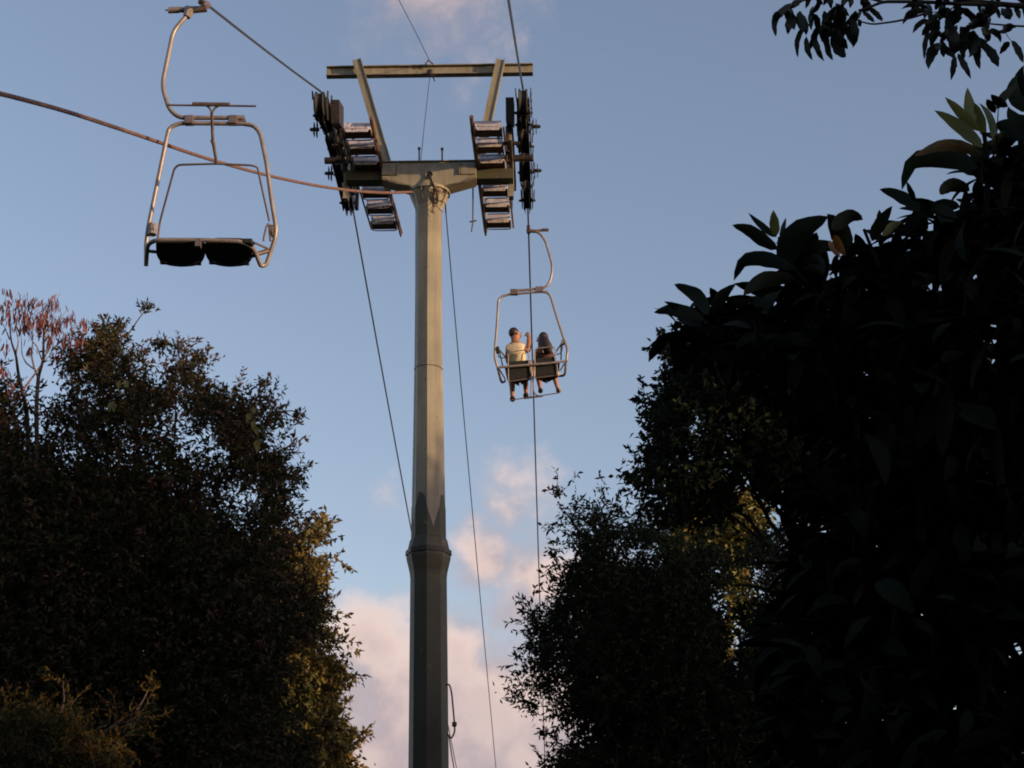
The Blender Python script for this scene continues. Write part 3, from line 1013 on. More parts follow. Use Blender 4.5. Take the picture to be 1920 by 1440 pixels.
def build_near_chair():
    S = 13.07
    C = chair_parts('lift_chair', S, 'empty two-seat lift chair with its restraint bar raised, on the left rope', 'lift chair', (388, 17))
    q = lambda x, y, w=0.0: P(x, y, S + w)
    tb = M['chair_tube']
    # grip on the rope
    g = MB(); g.tube([L(V_L - .02, S - .09, rope_z(S - .09)), L(V_L, S + .09, rope_z(S + .09))], .032, 10)
    g.tube([q(388, 17), q(352, 19)], [.028, .036], 10)
    G = g.build('grip', M['chair_bar'], C)
    g = MB(); g.lathe(q(326, 19), q(338, 18) - q(314, 19), [(-.055, .012), (-.05, .03), (.05, .03), (.055, .012)], 12)
    g.tube([q(316, 19), q(310, 19)], .008, 6); g.build('grip_spring', M['chair_tube'], G)
    g = MB(); g.tube([q(356, 20), q(334, 18)], .026, 10); g.build('grip_arm', M['chair_bar'], G)
    g = MB(); g.tube([q(356, 17), q(350, 32)], [.055, .035], 8); g.build('grip_socket', tb, G)
    h = MB()
    h.tube(rounded([q(354, 22), q(348, 32), q(325, 58), q(306, 150), q(306, 168), q(317, 205), q(336, 221), q(456, 221)], .12, 5), .0205, 12)
    h.build('hanger', tb, C)
    b = MB()
    top = [q(456, 231), q(337, 231)]
    b.tube(rounded([q(456, 232), q(336, 231), q(317, 240), q(312, 262), q(278, 426, .06), q(274, 458, .10), q(274, 498, .12)], .12, 5), .0195, 12)
    b.build('bail', tb, C)
    b = MB()
    b.tube(rounded([q(455, 232), q(476, 235), q(488, 250), q(500, 307), q(509, 376, .04), q(518, 430, .08), q(515, 449, .1), q(499, 497, .16), q(489, 499, .14), q(475, 464, -.05),
                    q(455, 453, -.14), q(377, 450, -.14), q(292, 450, -.14), q(277, 458, -.08), q(275, 478, .05), q(274, 496, .12)], .06, 5), .0195, 12)
    b.build('seat_frame', tb, C)
    for x in (355, 437):
        c = MB(); c.smooth = False
        p0 = q(x, 226); c.box(p0, VL * .04, UL * .03, [0, 0, .042]); c.build('clamp', M['chair_bar'], C, bevel=.006)
    c = MB(); c.smooth = False; c.prism([q(444, 216), q(458, 216), q(461, 227), q(444, 227)], UL * .03); c.build('end_bracket', M['chair_bar'], C)
    # seats: pan with rounded back corners plus backrest
    for (x0, x1) in ((293, 383), (385, 473)):
        mx = (x0 + x1) / 2
        outl = [(x0, 455, -.15), (x1, 455, -.15), (x1 - 1, 478, .08), (x1 - 6, 489, .17), (x1 - 18, 495, .23), (mx, 497, .25), (x0 + 22, 494, .23), (x0 + 8, 488, .17), (x0 + 2, 477, .08)]
        top_ = [np.array(q(*p)) for p in outl]
        c = MB(); c.smooth = False
        c.prism(top_, [0, 0, .045]); st = c.build('seat', M['seat'], C, bevel=.012)
        for kx in ():
            xx = x0 + (x1 - x0) * kx
            c = MB(); c.tube([q(xx, 457, -.15), q(xx, 478, .08), q(xx, 496, .24)], .008, 6); c.build('seat_rib', M['chair_bar'], st)
        rim = rounded([q(x0 + 1, 457, -.12), q(x0 + 2, 478, .09), q(x0 + 9, 490, .18), q(x0 + 22, 496, .24), q(mx, 499, .26), q(x1 - 17, 497, .24), q(x1 - 5, 490, .18), q(x1, 478, .09), q(x1, 457, -.12)], .05, 4)
        c = MB(); c.tube(rim, .009, 8); c.build('seat_rim', M['seat_blue'], st)
        c = MB(); c.smooth = False
        bk = [q(x0 + 6, 494, .27), q(x1 - 6, 496, .27), q(x1 - 8, 452, .36), q(x0 + 8, 450, .36)]
        c.prism(bk, UL * .03); c.build('backrest', M['seat'], C, bevel=.01)
        c = MB(); c.tube(rounded([q(x0 + 6, 480, .31), q(x0 + 8, 447, .37), q(x1 - 8, 448, .37), q(x1 - 6, 480, .31)], .08, 4), .008, 8); c.build('backrest_hoop', M['chair_bar'], C)
    c = MB(); c.smooth = False; c.box(q(372, 457, -.16), VL * .022, UL * .03, [0, 0, .035]); c.build('seat_clip', M['chair_bar'], C)
    c = MB(); c.tube([q(280, 471, .0), q(300, 473, .05)], .016, 8); c.build('side_stub', M['chair_bar'], C)
    c = MB(); c.tube([q(470, 480, .05), q(503, 470, .10)], .022, 8); c.build('side_stub', M['chair_bar'], C)
    c = MB(); c.tube([q(477, 455, -.06), q(504, 467, .1)], .010, 8); c.build('side_rod', M['chair_bar'], C)
    c = MB(); c.tube([q(472, 450, .3), q(476, 458, .2)], .01, 6); c.build('side_rod', M['chair_bar'], C)
    # raised restraint bar with foot rest
    k = MB()
    k.tube(rounded([q(296, 446, .1), q(300, 415, .06), q(327, 316, -.2), q(335, 309, -.22), q(406, 307, -.24), q(471, 310, -.22), q(483, 313, -.2), q(487, 334, -.16), q(505, 415, .06)], .05, 4), .0095, 8)
    B = k.build('restraint_bar', M['chair_bar'], C)
    k = MB(); k.tube([q(406, 306, -.24), q(401, 272, -.34), q(398, 262, -.36)], [.013, .017, .02], 8)
    k.tube([q(399, 264, -.36), q(397, 208, -.52)], .014, 8)
    k.tube(rounded([q(397, 212, -.52), q(395, 205, -.53), q(388, 198, -.54), q(372, 196, -.55)], .05, 4), .009, 8)
    k.tube(rounded([q(398, 212, -.52), q(401, 205, -.53), q(409, 198, -.54), q(424, 196, -.55)], .05, 4), .009, 8)
    k.build('bar_stem', M['chair_bar'], B)
    k = MB(); k.tube([q(314, 197, -.55), q(480, 199, -.55)], .009, 8); k.build('foot_rest', M['chair_bar'], B)
    k = MB(); k.tube([q(361, 195, -.55), q(431, 196, -.55)], .018, 8); k.build('foot_rest_pad', M['chair_bar'], B)
    k = MB(); k.lathe(q(288, 429, .05), VL, [(-.02, .03), (-.015, .05), (.015, .05), (.02, .03)], 12)
    k.tube([q(287, 420, .05), q(285, 440, .05)], .04, 8); k.build('bar_pivot', tb, C)
    k = MB(); k.lathe(q(509, 433, .08), VL, [(-.02, .03), (-.015, .055), (.015, .055), (.02, .03)], 12); k.build('bar_pivot', M['chair_bar'], C)
    k = MB(); k.tube(rounded([q(503, 420, .06), q(500, 424, .02), q(496, 440, .02), q(494, 452, .03)], .03, 3), .010, 8)
    k.tube([q(504, 420, .06), q(507, 452, .06)], .010, 6); k.build('bar_stop', M['chair_bar'], C)


def build_far_chair():
    S = 24.5
    C = chair_parts('lift_chair', S, 'lift chair carrying two people, seen from behind on the right rope', 'lift chair', (988, 432))
    q = lambda x, y, w=0.0: P(880 + x / 4, 410 + y / 4, S + w)   # traced on a four times enlargement
    tb = M['chair_tube']
    g = MB(); g.tube([L(V_R, S - .09, rope_z(S - .09)), L(V_R, S + .09, rope_z(S + .09))], .032, 10)
    G = g.build('grip', M['chair_bar'], C)
    g = MB(); g.tube([q(430, 90), q(500, 95)], [.035, .03], 8); g.tube([q(500, 92), q(550, 86)], .024, 8); g.build('grip_arm', M['chair_bar'], G)
    g = MB(); g.lathe(q(572, 84), VL, [(-.05, .012), (-.045, .028), (.045, .028), (.05, .012)], 10); g.tube([q(585, 82), q(600, 81)], .008, 6); g.build('grip_spring', M['chair_bar'], G)
    h = MB(); h.tube(rounded([q(490, 92), q(530, 112), q(570, 165), q(592, 240), q(622, 345), q(620, 410), q(602, 480), q(575, 512), q(540, 522), q(310, 545)], .12, 5), .0205, 12)
    h.build('hanger', tb, C)
    b = MB(); b.tube(rounded([q(590, 548), q(540, 548), q(300, 568), q(245, 582), q(218, 610), q(213, 700), q(203, 850), q(190, 1000, .0), q(192, 1045, 0), q(215, 1130, .04), q(240, 1232, .2), q(265, 1222, .35)], .1, 5), .0195, 12)
    b.tube(rounded([q(540, 548), q(590, 555), q(612, 590), q(650, 720), q(705, 890), q(737, 975), q(733, 1030), q(722, 1110, .04), q(718, 1178, .2), q(660, 1180, .35)], .1, 5), .0195, 12)
    b.build('bail', tb, C)
    for x, y in ((335, 552), (525, 533)):
        c = MB(); c.smooth = False; c.box(q(x, y), VL * .06, UL * .032, [0, 0, .045]); c.build('clamp', M['chair_bar'], C)
    c = MB(); c.tube([q(205, 1117, -.02), q(310, 1108, -.03), q(600, 1084, -.03), q(735, 1068, -.02)], .0195, 10); c.build('back_bar', tb, C)
    for pts in (((297, 1070), (442, 1060), (455, 1188), (300, 1212)), ((496, 1045), (640, 1036), (657, 1165), (498, 1185))):
        c = MB(); c.smooth = False
        (x0, y0), (x1, y1), (x2, y2), (x3, y3) = pts
        c.prism([q(x0, y0, -.01), q(x1, y1, -.01), q(x2, y2, .07), q(x3, y3, .07)], UL * .025)
        c.build('backrest', M['seat_blue'], C, bevel=.008)
        c = MB(); c.smooth = False
        c.prism([q(x3, y3 - 6, .09), q(x2, y2 - 6, .09), q(x2 + 2, y2 - 36, .50), q(x3 + 5, y3 - 36, .50)], [0, 0, -.04])
        c.build('seat', M['seat'], C, bevel=.008)
        c = MB(); c.tube(rounded([q(x3 - 6, y3 + 8, .06), q(x0 - 6, y0, -.03), q(x0 - 4, y0 - 55, -.06), q(x0 + 10, y0 - 72, -.07), q(x1 - 12, y1 - 76, -.07), q(x1 + 2, y1 - 60, -.06), q(x1 + 8, y1, -.03), q(x2 + 8, y2 + 6, .06)], .05, 4), .0085, 8)
        c.build('backrest_hoop', M['chair_tube'], C)
        c = MB(); c.tube([q(x3 - 8, y3 + 10, .09), q(x2 + 10, y2 + 8, .09)], .012, 8); c.build('seat_edge_bar', M['chair_bar'], C)
    c = MB(); c.tube([q(462, 1070, 0), q(470, 1185, .05)], .018, 8); c.tube([q(480, 1068, 0), q(486, 1180, .05)], .014, 8); c.build('centre_post', M['chair_bar'], C)
    for seg in (((212, 972), (248, 1010), (292, 1068)), ((225, 990), (240, 1060), (252, 1112)), ((225, 1130), (262, 1190), (270, 1215)),
                ((702, 925), (668, 970), (643, 1012)), ((688, 935), (688, 1060)), ((712, 1088), (682, 1140))):
        c = MB(); c.tube([q(x, y, .06) for x, y in seg], .011, 7); c.build('side_brace', M['dark_steel'], C)
    c = MB(); c.lathe(q(212, 985, .03), VL, [(-.03, .03), (-.02, .06), (.02, .06), (.03, .03)], 10); c.build('bar_pivot', M['dark_steel'], C)
    c = MB(); c.lathe(q(702, 930, .03), VL, [(-.03, .02), (-.02, .045), (.02, .045), (.03, .02)], 10); c.build('bar_pivot', tb, C)
    c = MB(); c.smooth = False; c.prism([q(655, 1130, .1), q(690, 1165, .1), q(660, 1178, .1), q(648, 1160, .1)], UL * .03); c.build('side_plate', M['white'], C)
    k = MB(); k.tube(rounded([q(212, 985, .05), q(220, 1040, .5), q(470, 1070, .55), q(690, 1010, .5), q(702, 930, .05)], .06, 4), .0095, 8)
    B = k.build('restraint_bar', M['chair_bar'], C)
    k = MB(); k.tube(rounded([q(463, 1080, .55), q(463, 1300, .62), q(462, 1335, .64), q(410, 1350, .64)], .06, 4), .009, 8)
    k.tube(rounded([q(478, 1080, .55), q(480, 1290, .62), q(498, 1325, .64), q(552, 1332, .64)], .06, 4), .009, 8); k.build('bar_stem', M['chair_bar'], B)
    k = MB(); k.tube([q(303, 1362, .64), q(675, 1306, .64)], .009, 8); k.build('foot_rest', M['chair_bar'], B)
    k = MB(); k.tube([q(415, 1347, .64), q(552, 1329, .64)], .016, 8); k.build('foot_rest_pad', M['chair_bar'], B)


build_near_chair()
build_far_chair()


# ------------------------------------------------------------------ people
def skin_body(name, joints, bones, mat, parent, levels=2, flat=None, rootv=0):
    me = bpy.data.meshes.new(name)
    org = Vector(parent['_org']) if parent is not None else Vector(joints[0][0])
    me.from_pydata([Vector(j[0]) - org for j in joints], bones, [])
    me.materials.append(mat)
    o = bpy.data.objects.new(name, me)
    col.objects.link(o)
    if parent is not None: o.parent = parent
    else: o.location = org
    o['_org'] = tuple(org)
    md = o.modifiers.new('skin', 'SKIN'); md.use_smooth_shade = True
    if not me.skin_vertices: me.skin_vertices.new()
    for i, j in enumerate(joints):
        r = j[1]
        me.skin_vertices[0].data[i].radius = (r, r) if not hasattr(r, '__len__') else r
        me.skin_vertices[0].data[i].use_root = (i == rootv)
    sb = o.modifiers.new('sub', 'SUBSURF'); sb.levels = levels; sb.render_levels = levels
    return o


def blob(m, c, r, n=10):
    """ellipsoid appended to a builder"""
    c = np.asarray(c)
    vs, fs = [], []
    for i in range(1, n):
        for k in range(n * 2):
            a, b = math.pi * i / n, math.pi * k / n
            vs.append(c + np.array([math.sin(a) * math.cos(b) * r[0], math.sin(a) * math.sin(b) * r[1], math.cos(a) * r[2]]))
    K = n * 2
    for i in range(n - 2):
        for k in range(K):
            fs.append((i * K + k, (i + 1) * K + k, (i + 1) * K + (k + 1) % K, i * K + (k + 1) % K))
    vs += [c + [0, 0, r[2]], c - [0, 0, r[2]]]
    for k in range(K):
        fs.append((len(vs) - 2, k, (k + 1) % K)); fs.append((len(vs) - 1, (n - 2) * K + (k + 1) % K, (n - 2) * K + k))
    m.add(vs, fs)


def build_person(kind):
    S = 24.5
    q = lambda x, y, w=0.0: P(880 + x / 4, 410 + y / 4, S + w)
    if kind == 'man':
        lab = 'person in a yellow shirt and dark shorts raising a hand, on the left seat'
        pelvis = q(372, 1150, .25)
        J = [(pelvis, (.14, .12)), (q(362, 1080, .18), (.13, .10)), (q(352, 1010, .12), (.155, .10)), (q(346, 955, .10), (.14, .08)),
             (q(345, 925, .10), .055), (q(345, 895, .12), (.072, .085)), (q(346, 862, .13), (.078, .09)), (q(346, 845, .13), (.055, .07)),
             # right arm raised
             (q(394, 958, .12), .058), (q(418, 990, .10), .052), (q(443, 992, .10), .050), (q(448, 925, .12), .046), (q(447, 893, .14), .034), (q(441, 874, .15), (.038, .024)),
             # left arm down on the lap
             (q(300, 965, .12), .055), (q(286, 1030, .10), .046), (q(292, 1080, .25), .038), (q(320, 1100, .42), .03),
             # legs
             (q(340, 1165, .30), .085), (q(312, 1168, .62), .068), (q(322, 1250, .64), .052), (q(322, 1335, .63), .034), (q(326, 1352, .70), .03),
             (q(405, 1155, .30), .085), (q(408, 1150, .62), .068), (q(420, 1230, .64), .052), (q(426, 1305, .63), .034), (q(424, 1325, .70), .03)]
        Bn = [(0, 1), (1, 2), (2, 3), (3, 4), (4, 5), (5, 6), (6, 7), (3, 8), (8, 9), (9, 10), (10, 11), (11, 12), (12, 13), (3, 14), (14, 15), (15, 16), (16, 17),
              (0, 18), (18, 19), (19, 20), (20, 21), (21, 22), (0, 23), (23, 24), (24, 25), (25, 26), (26, 27)]
        b = len(J)
        for k, (dx, dy, l2) in enumerate(((-18, -8, 1), (-9, -18, 1), (0, -21, 1), (9, -17, 1), (-24, 6, .8))):
            J.append((q(440 + dx * .55, 872 + dy * .55, .15), .012)); J.append((q(440 + dx * 1.15, 872 + dy * 1.15, .17), .010))
            Bn += [(13, b), (b, b + 1)]; b += 2
        for k in range(4):
            J.append((q(322 + k * 6, 1104, .46), .010)); J.append((q(322 + k * 6, 1108, .50), .008)); Bn += [(17, b), (b, b + 1)]; b += 2
    else:
        lab = 'person with long dark hair in a dark top, on the right seat'
        pelvis = q(575, 1130, .25)
        J = [(pelvis, (.14, .12)), (q(570, 1065, .18), (.105, .09)), (q(566, 1010, .12), (.13, .085)), (q(560, 975, .10), (.115, .07)),
             (q(552, 948, .11), .045), (q(546, 922, .12), (.062, .078)), (q(546, 897, .13), (.068, .082)), (q(548, 880, .13), (.05, .065)),
             (q(600, 985, .12), .045), (q(625, 1040, .12), .038), (q(610, 1075, .3), .032), (q(580, 1085, .45), .026),
             (q(518, 985, .12), .045), (q(500, 1040, .14), .038), (q(515, 1070, .3), .032), (q(540, 1080, .45), .026),
             (q(545, 1145, .30), .08), (q(505, 1140, .60), .062), (q(522, 1210, .62), .046), (q(530, 1270, .61), .030), (q(534, 1288, .68), .028),
             (q(605, 1140, .30), .08), (q(622, 1130, .60), .062), (q(642, 1200, .62), .046), (q(660, 1268, .61), .030), (q(668, 1284, .68), .028)]
        Bn = [(0, 1), (1, 2), (2, 3), (3, 4), (4, 5), (5, 6), (6, 7), (3, 8), (8, 9), (9, 10), (10, 11), (3, 12), (12, 13), (13, 14), (14, 15),
              (0, 16), (16, 17), (17, 18), (18, 19), (19, 20), (0, 21), (21, 22), (22, 23), (23, 24), (24, 25)]
        b = len(J)
        for (pi, x0) in ((11, 580), (15, 540)):
            for k in range(4):
                J.append((q(x0 - 9 + k * 6, 1088, .49), .009)); J.append((q(x0 - 9 + k * 6, 1092, .53), .007)); Bn += [(pi, b), (b, b + 1)]; b += 2
    o = skin_body('person', J, Bn, M['skin'], None)
    tag(o, lab, 'person', 'people riding the chair')
    # face turned inwards
    m = MB()
    sg = 1 if kind == 'man' else -1
    hc = q(346, 868, .13) if kind == 'man' else q(546, 902, .13)
    fdir = VL * sg * .9 + UL * .45
    nose = hc + fdir * (.088 if kind == 'man' else .078)
    m.tube([nose + [0, 0, .02], nose + fdir * .018 + [0, 0, -.01], nose + [0, 0, -.02]], [.006, .012, .008], 6)
    m.build('nose', M['skin'], o)
    for e in (-1, 1):
        m = MB(); blob(m, nose + np.cross(fdir, [0, 0, 1]) * e * .03 + [0, 0, .025] - fdir * .01, (.01, .01, .007), 5); m.build('eye', M['shoe_dark'], o)
    m = MB(); m.tube([nose + np.cross(fdir, [0, 0, 1]) * .02 + [0, 0, -.045] - fdir * .008, nose - np.cross(fdir, [0, 0, 1]) * .02 + [0, 0, -.045] - fdir * .008], .006, 6); m.build('mouth', M['top'], o)
    if kind == 'man':
        m = MB(); blob(m, hc - UL * .075 * .9 + VL * .03 + [0, 0, -.005], (.016, .022, .03), 6); m.build('ear', M['skin'], o)
        m = MB(); blob(m, hc - fdir * .032 + [0, 0, .022], (.082, .088, .088), 10); m.build('hair', M['hair'], o)
        skin_body('shirt', [(q(368, 1120, .22), (.150, .13)), (q(362, 1070, .17), (.150, .12)), (q(352, 1010, .12), (.172, .118)), (q(344, 962, .10), (.165, .098)), (q(345, 938, .10), (.066, .064)),
                            (q(394, 966, .12), .072), (q(420, 994, .17), .068), (q(298, 970, .12), .070), (q(288, 1012, .11), .065)],
                  [(0, 1), (1, 2), (2, 3), (3, 4), (3, 5), (5, 6), (3, 7), (7, 8)], M['shirt_y'], o)
        skin_body('shorts', [(pelvis, (.155, .135)), (q(340, 1168, .30), .098), (q(310, 1168, .62), .085), (q(318, 1200, .65), .078), (q(405, 1158, .30), .098), (q(408, 1155, .62), .085), (q(414, 1190, .65), .078)],
                  [(0, 1), (1, 2), (2, 3), (0, 4), (4, 5), (5, 6)], M['shorts'], o)
        for (x, y) in ((324, 1352), (424, 1326)):
            m = MB(); blob(m, q(x, y, .70), (.045, .11, .03), 8); m.build('shoe', M['shoe_dark'], o)
    else:
        m = MB(); blob(m, hc - fdir * .022 + [0, 0, .02], (.078, .082, .092), 10)
        m.tube([hc - fdir * .03, q(566, 930, .06), q(582, 958, .03), q(596, 985, .01), q(606, 1010, .0)], [.07, .08, .082, .065, .02], 12)
        m.tube([hc + [0, 0, -.02] - UL * .03, q(540, 950, .04), q(545, 985, .02), q(548, 1010, .01)], [.06, .055, .045, .02], 10)
        m.build('hair', M['hair'], o)
        skin_body('top', [(q(572, 1100, .22), (.125, .11)), (q(570, 1060, .17), (.118, .105)), (q(567, 1022, .12), (.138, .098)), (q(566, 1008, .11), (.125, .085))],
                  [(0, 1), (1, 2), (2, 3)], M['top'], o)
        skin_body('skirt', [(pelvis, (.155, .135)), (q(545, 1148, .30), .095), (q(508, 1142, .56), .078), (q(605, 1142, .30), .095), (q(620, 1134, .56), .078)],
                  [(0, 1), (1, 2), (0, 3), (3, 4)], M['skirt'], o)
        m = MB(); blob(m, q(534, 1290, .68), (.04, .10, .03), 8); m.build('shoe', M['shoe_dark'], o)
        m = MB(); blob(m, q(670, 1288, .68), (.045, .10, .03), 8); m.build('shoe', M['shoe'], o)


build_person('man')
build_person('woman')

# ------------------------------------------------------------------ TREES, left group
# bare tree with red-brown pods
S = 17.3
T = root('pod_tree', gpt(60, 1440, S), 'bare pale-branched tree hung with red-brown seed pods, far left', 'tree')
BR = [([(60, 1440), (56, 1000), (51, 775), (42, 733), (34, 700), (30, 664), (20, 640), (17, 574)], .030),
      ([(70, 900), (68, 764), (72, 704), (81, 677), (82, 628), (84, 590), (98, 560)], .026),
      ([(43, 731), (62, 706), (80, 680), (100, 660)], .014), ([(72, 710), (65, 693), (58, 664), (63, 635), (50, 600), (45, 565)], .012),
      ([(65, 693), (48, 680), (41, 664), (40, 630), (35, 590)], .009), ([(80, 680), (70, 650), (60, 640), (62, 600), (75, 580)], .008),
      ([(81, 677), (95, 640), (110, 605), (124, 582)], .009), ([(30, 664), (35, 640), (28, 610), (33, 570)], .008),
      ([(18, 637), (8, 610), (-5, 600)], .008), ([(98, 655), (125, 630), (140, 618), (147, 606)], .007), ([(0, 608), (12, 596), (20, 588)], .006),
      ([(105, 720), (118, 700), (126, 690)], .007), ([(84, 640), (100, 600), (104, 565)], .007)]
for pts, r in BR:
    p = [P(x, y, S + .25 * math.sin(x * .13 + y * .05)) for x, y in pts]
    p = [Vector(a) for a in p]
    limb(T, 'trunk' if r > .02 else 'branch', rounded(p, .15, 3), list(np.linspace(r, r * .25, len(rounded(p, .15, 3)))), M['bark_pale'] if r < .02 else M['bark'])


def pod_mesh():
    m = MB()
    n = 5; Lp = 1.0
    for i in range(n + 1):
        t = i / n; w = .085 * math.sin(math.pi * min(max(t, .04), .97)) ** .6
        m.v += [(w, .02, -t), (-w, -.02, -t), (0, .05 * w * 4, -t)]
    for i in range(n):
        a = i * 3; m.f += [(a, a + 2, a + 5, a + 3), (a + 2, a + 1, a + 4, a + 5), (a + 1, a, a + 3, a + 4)]
    me = bpy.data.meshes.new('seed_pod'); me.from_pydata(m.v, [], m.f); me.materials.append(M['pod']); me.update()
    return me


PM = pod_mesh()
clus = [(45, 600, 10, 22), (35, 592, 12, 11), (52, 590, 12, 8), (76, 602, 16, 9), (90, 606, 12, 9), (102, 566, 12, 6), (47, 560, 5, 5), (36, 568, 7, 6), (113, 600, 12, 7),
        (134, 590, 7, 5), (159, 605, 9, 4), (125, 634, 12, 7), (150, 638, 14, 8), (94, 634, 9, 5), (58, 652, 5, 3), (7, 590, 5, 7), (5, 648, 8, 7), (8, 692, 7, 5), (17, 712, 5, 3),
        (3, 570, 4, 4), (12, 566, 4, 3), (16, 548, 6, 4), (60, 572, 8, 9), (66, 560, 5, 6), (82, 572, 4, 4), (28, 730, 6, 8), (90, 618, 8, 22), (105, 610, 9, 6), (112, 660, 5, 5), (50, 608, 6, 5), (85, 590, 8, 7)]
for (x, y, n, sp) in clus:
    for k in range(int(n * 1.05)):
        xx, yy = x + rng.normal(0, sp * .9), y + rng.normal(0, sp * .9)
        o = bpy.data.objects.new('seed_pod', PM)
        o.location = Vector(P(xx, yy, S + rng.uniform(-.35, .35))) - Vector(T['_org'])
        ln = rng.uniform(.07, .13)
        o.scale = (ln * 1.25, ln, ln)
        o.rotation_euler = (rng.normal(0, .25), rng.normal(0, .25), rng.uniform(0, 6.28))
        o.parent = T
        col.objects.link(o)

# smaller pods, too many to pick apart
pv = np.array([v.co for v in PM.vertices]); pf = np.array([list(p.vertices) for p in PM.polygons])
VV, FF = [], []
for (x, y, n, sp) in clus:
    for k in range(int(n * 2.2)):
        c = P(x + rng.normal(0, sp * 1.3), y + rng.normal(0, sp * 1.2), S + rng.uniform(-.35, .35)); ln = rng.uniform(.05, .09); a = rng.uniform(0, 6.28)
        tl = rng.normal(0, .25, 2)
        q_ = pv * ln; q_ = np.stack([q_[:, 0] * math.cos(a) - q_[:, 1] * math.sin(a) + q_[:, 2] * tl[0], q_[:, 0] * math.sin(a) + q_[:, 1] * math.cos(a) + q_[:, 2] * tl[1], q_[:, 2]], 1)
        FF.append(pf + len(VV) * len(pv)); VV.append(q_ + c)
mesh_np('small_pods', np.concatenate(VV), np.concatenate(FF), M['pod'], T, 'stuff')

# big dark bushy tree
S = 18.0
poly_big = [(-80, 720), (0, 700), (20, 712), (50, 745), (62, 772), (85, 762), (110, 770), (128, 742), (122, 690), (118, 650), (138, 640), (160, 628), (200, 618), (228, 622),
            (250, 650), (262, 672), (280, 662), (285, 690), (300, 700), (318, 690), (330, 672), (352, 664), (374, 684), (386, 700), (392, 716), (400, 738), (415, 735), (440, 726), (462, 742), (482, 738),
            (505, 752), (512, 768), (535, 775), (520, 800), (542, 815), (540, 850), (552, 880), (556, 930), (540, 955), (552, 985), (558, 1010), (550, 1050), (552, 1090), (585, 1110), (600, 1150), (570, 1180), (545, 1220), (535, 1290), (550, 1340), (590, 1380), (590, 1560), (-80, 1560)]
T = root('bushy_tree', gpt(300, 1440, S), 'large dark bushy tree filling the lower left of the view', 'tree')
trunk_and_limbs(T, gpt(300, 1440, S), P(300, 1250, S), [P(x, y, S + w) for x, y, w in ((180, 700, .2), (240, 680, -.3), (330, 740, .3), (450, 800, 0), (500, 900, .4), (60, 860, 0), (200, 850, .6))], .09, M['bark'])
gaps_l = [(385, 850, 45, 35, .6), (430, 920, 50, 55, .5), (340, 830, 35, 25, .4), (120, 840, 40, 50, .35), (90, 790, 50, 25, .5), (230, 720, 70, 40, .35), (300, 900, 50, 40, .45), (520, 1010, 30, 40, .4), (150, 750, 40, 50, .5), (460, 990, 40, 40, .45)]
crown(T, 'crown', 21000, poly_big, S, 1.5, [M['leaf_dark'], M['leaf_brown'], M['leaf_red'], M['leaf_brown']], leaf=(.075, .03), per=9, twig=.22, gaps=gaps_l, seed=3, edge=120, thin=.38)
edge_sprigs(T, poly_big, S, 110, mat=M['leaf_red'])
poly_in = [(-80, 860), (60, 850), (160, 900), (260, 860), (330, 930), (420, 1000), (490, 1020), (515, 1080), (530, 1140), (510, 1220), (505, 1300), (540, 1400), (540, 1560), (-80, 1560)]
crown(T, 'inner_crown', 7000, poly_in, S + .8, .8, [M['leaf_dark']], leaf=(.12, .06), per=8, twig=.25, seed=8, edge=40)
# loose sprigs standing out of the crown
for (pts, tuft) in ((((235, 635), (255, 605), (272, 582)), (274, 576, 10)), (((300, 672), (298, 655)), (296, 646, 12)), (((345, 700), (336, 670), (334, 655)), (334, 652, 14)),
                    (((462, 740), (475, 728), (486, 720)), (490, 717, 7)), (((520, 772), (548, 770), (580, 786)), (560, 776, 7)), (((225, 620), (222, 608)), (222, 606, 10)),
                    (((372, 690), (378, 672), (374, 662)), (372, 668, 9)), (((300, 665), (310, 650), (312, 640)), (306, 645, 7)), (((545, 905), (560, 895)), (562, 898, 5))):
    p = [P(x, y, S) for x, y in pts]
    limb(T, 'branch', p, list(np.linspace(.010, .005, len(p))), M['bark'])
    n = tuft[2] * 9
    c = P(tuft[0] + rng.normal(0, tuft[2] * .75, n), tuft[1] + rng.normal(0, tuft[2] * .55, n), np.full(n, S) + rng.normal(0, .05, n))
    V, TT = leaf_arrays(c, rand_unit(n) + [0, 0, .2], rand_unit(n), rng.uniform(.04, .08, n), rng.uniform(.018, .03, n))
    mesh_np('sprig', V, TT, M['leaf_brown'], T, 'stuff')
for (x, y) in ((228, 718), (210, 754), (482, 790), (488, 826), (474, 770)):
    c = P(x + rng.normal(0, 3, 3), y + rng.normal(0, 4, 3), np.full(3, S - 1.6))
    V, TT = leaf_arrays(c, rand_unit(3) * .5 + [0, 0, -1], np.array([[0, -1, .2]] * 3), np.full(3, .11), np.full(3, .06))
    mesh_np('yellow_leaf', V, TT, M['leaf_young_lit'], T, 'stuff')

# lighter tree on the right edge of the left group
S = 30.0
poly_lit = [(470, 1020), (520, 1005), (545, 985), (572, 972), (602, 985), (622, 1005), (618, 1025), (642, 1042), (636, 1062), (612, 1060), (620, 1090), (600, 1110), (628, 1130), (630, 1165),
            (612, 1180), (648, 1190), (636, 1210), (625, 1230), (662, 1265), (640, 1280), (628, 1300), (640, 1340), (636, 1370), (688, 1402), (655, 1425), (672, 1470), (640, 1560), (430, 1560), (430, 1100)]
T = root('olive_tree', gpt(540, 1440, S), 'olive green tree with sunlit edge between the dark bushy tree and the pole', 'tree')
trunk_and_limbs(T, gpt(540, 1440, S), P(530, 1330, S), [P(x, y, S + w) for x, y, w in ((580, 1020, 0), (600, 1150, .4), (620, 1270, -.4), (640, 1400, 0))], .14, M['bark'])
crown(T, 'crown', 7500, poly_lit, S, 1.6, [M['leaf_olive'], M['leaf_olive'], M['leaf_brown']], leaf=(.13, .06), per=9, twig=.35, seed=13, edge=60, thin=.25)

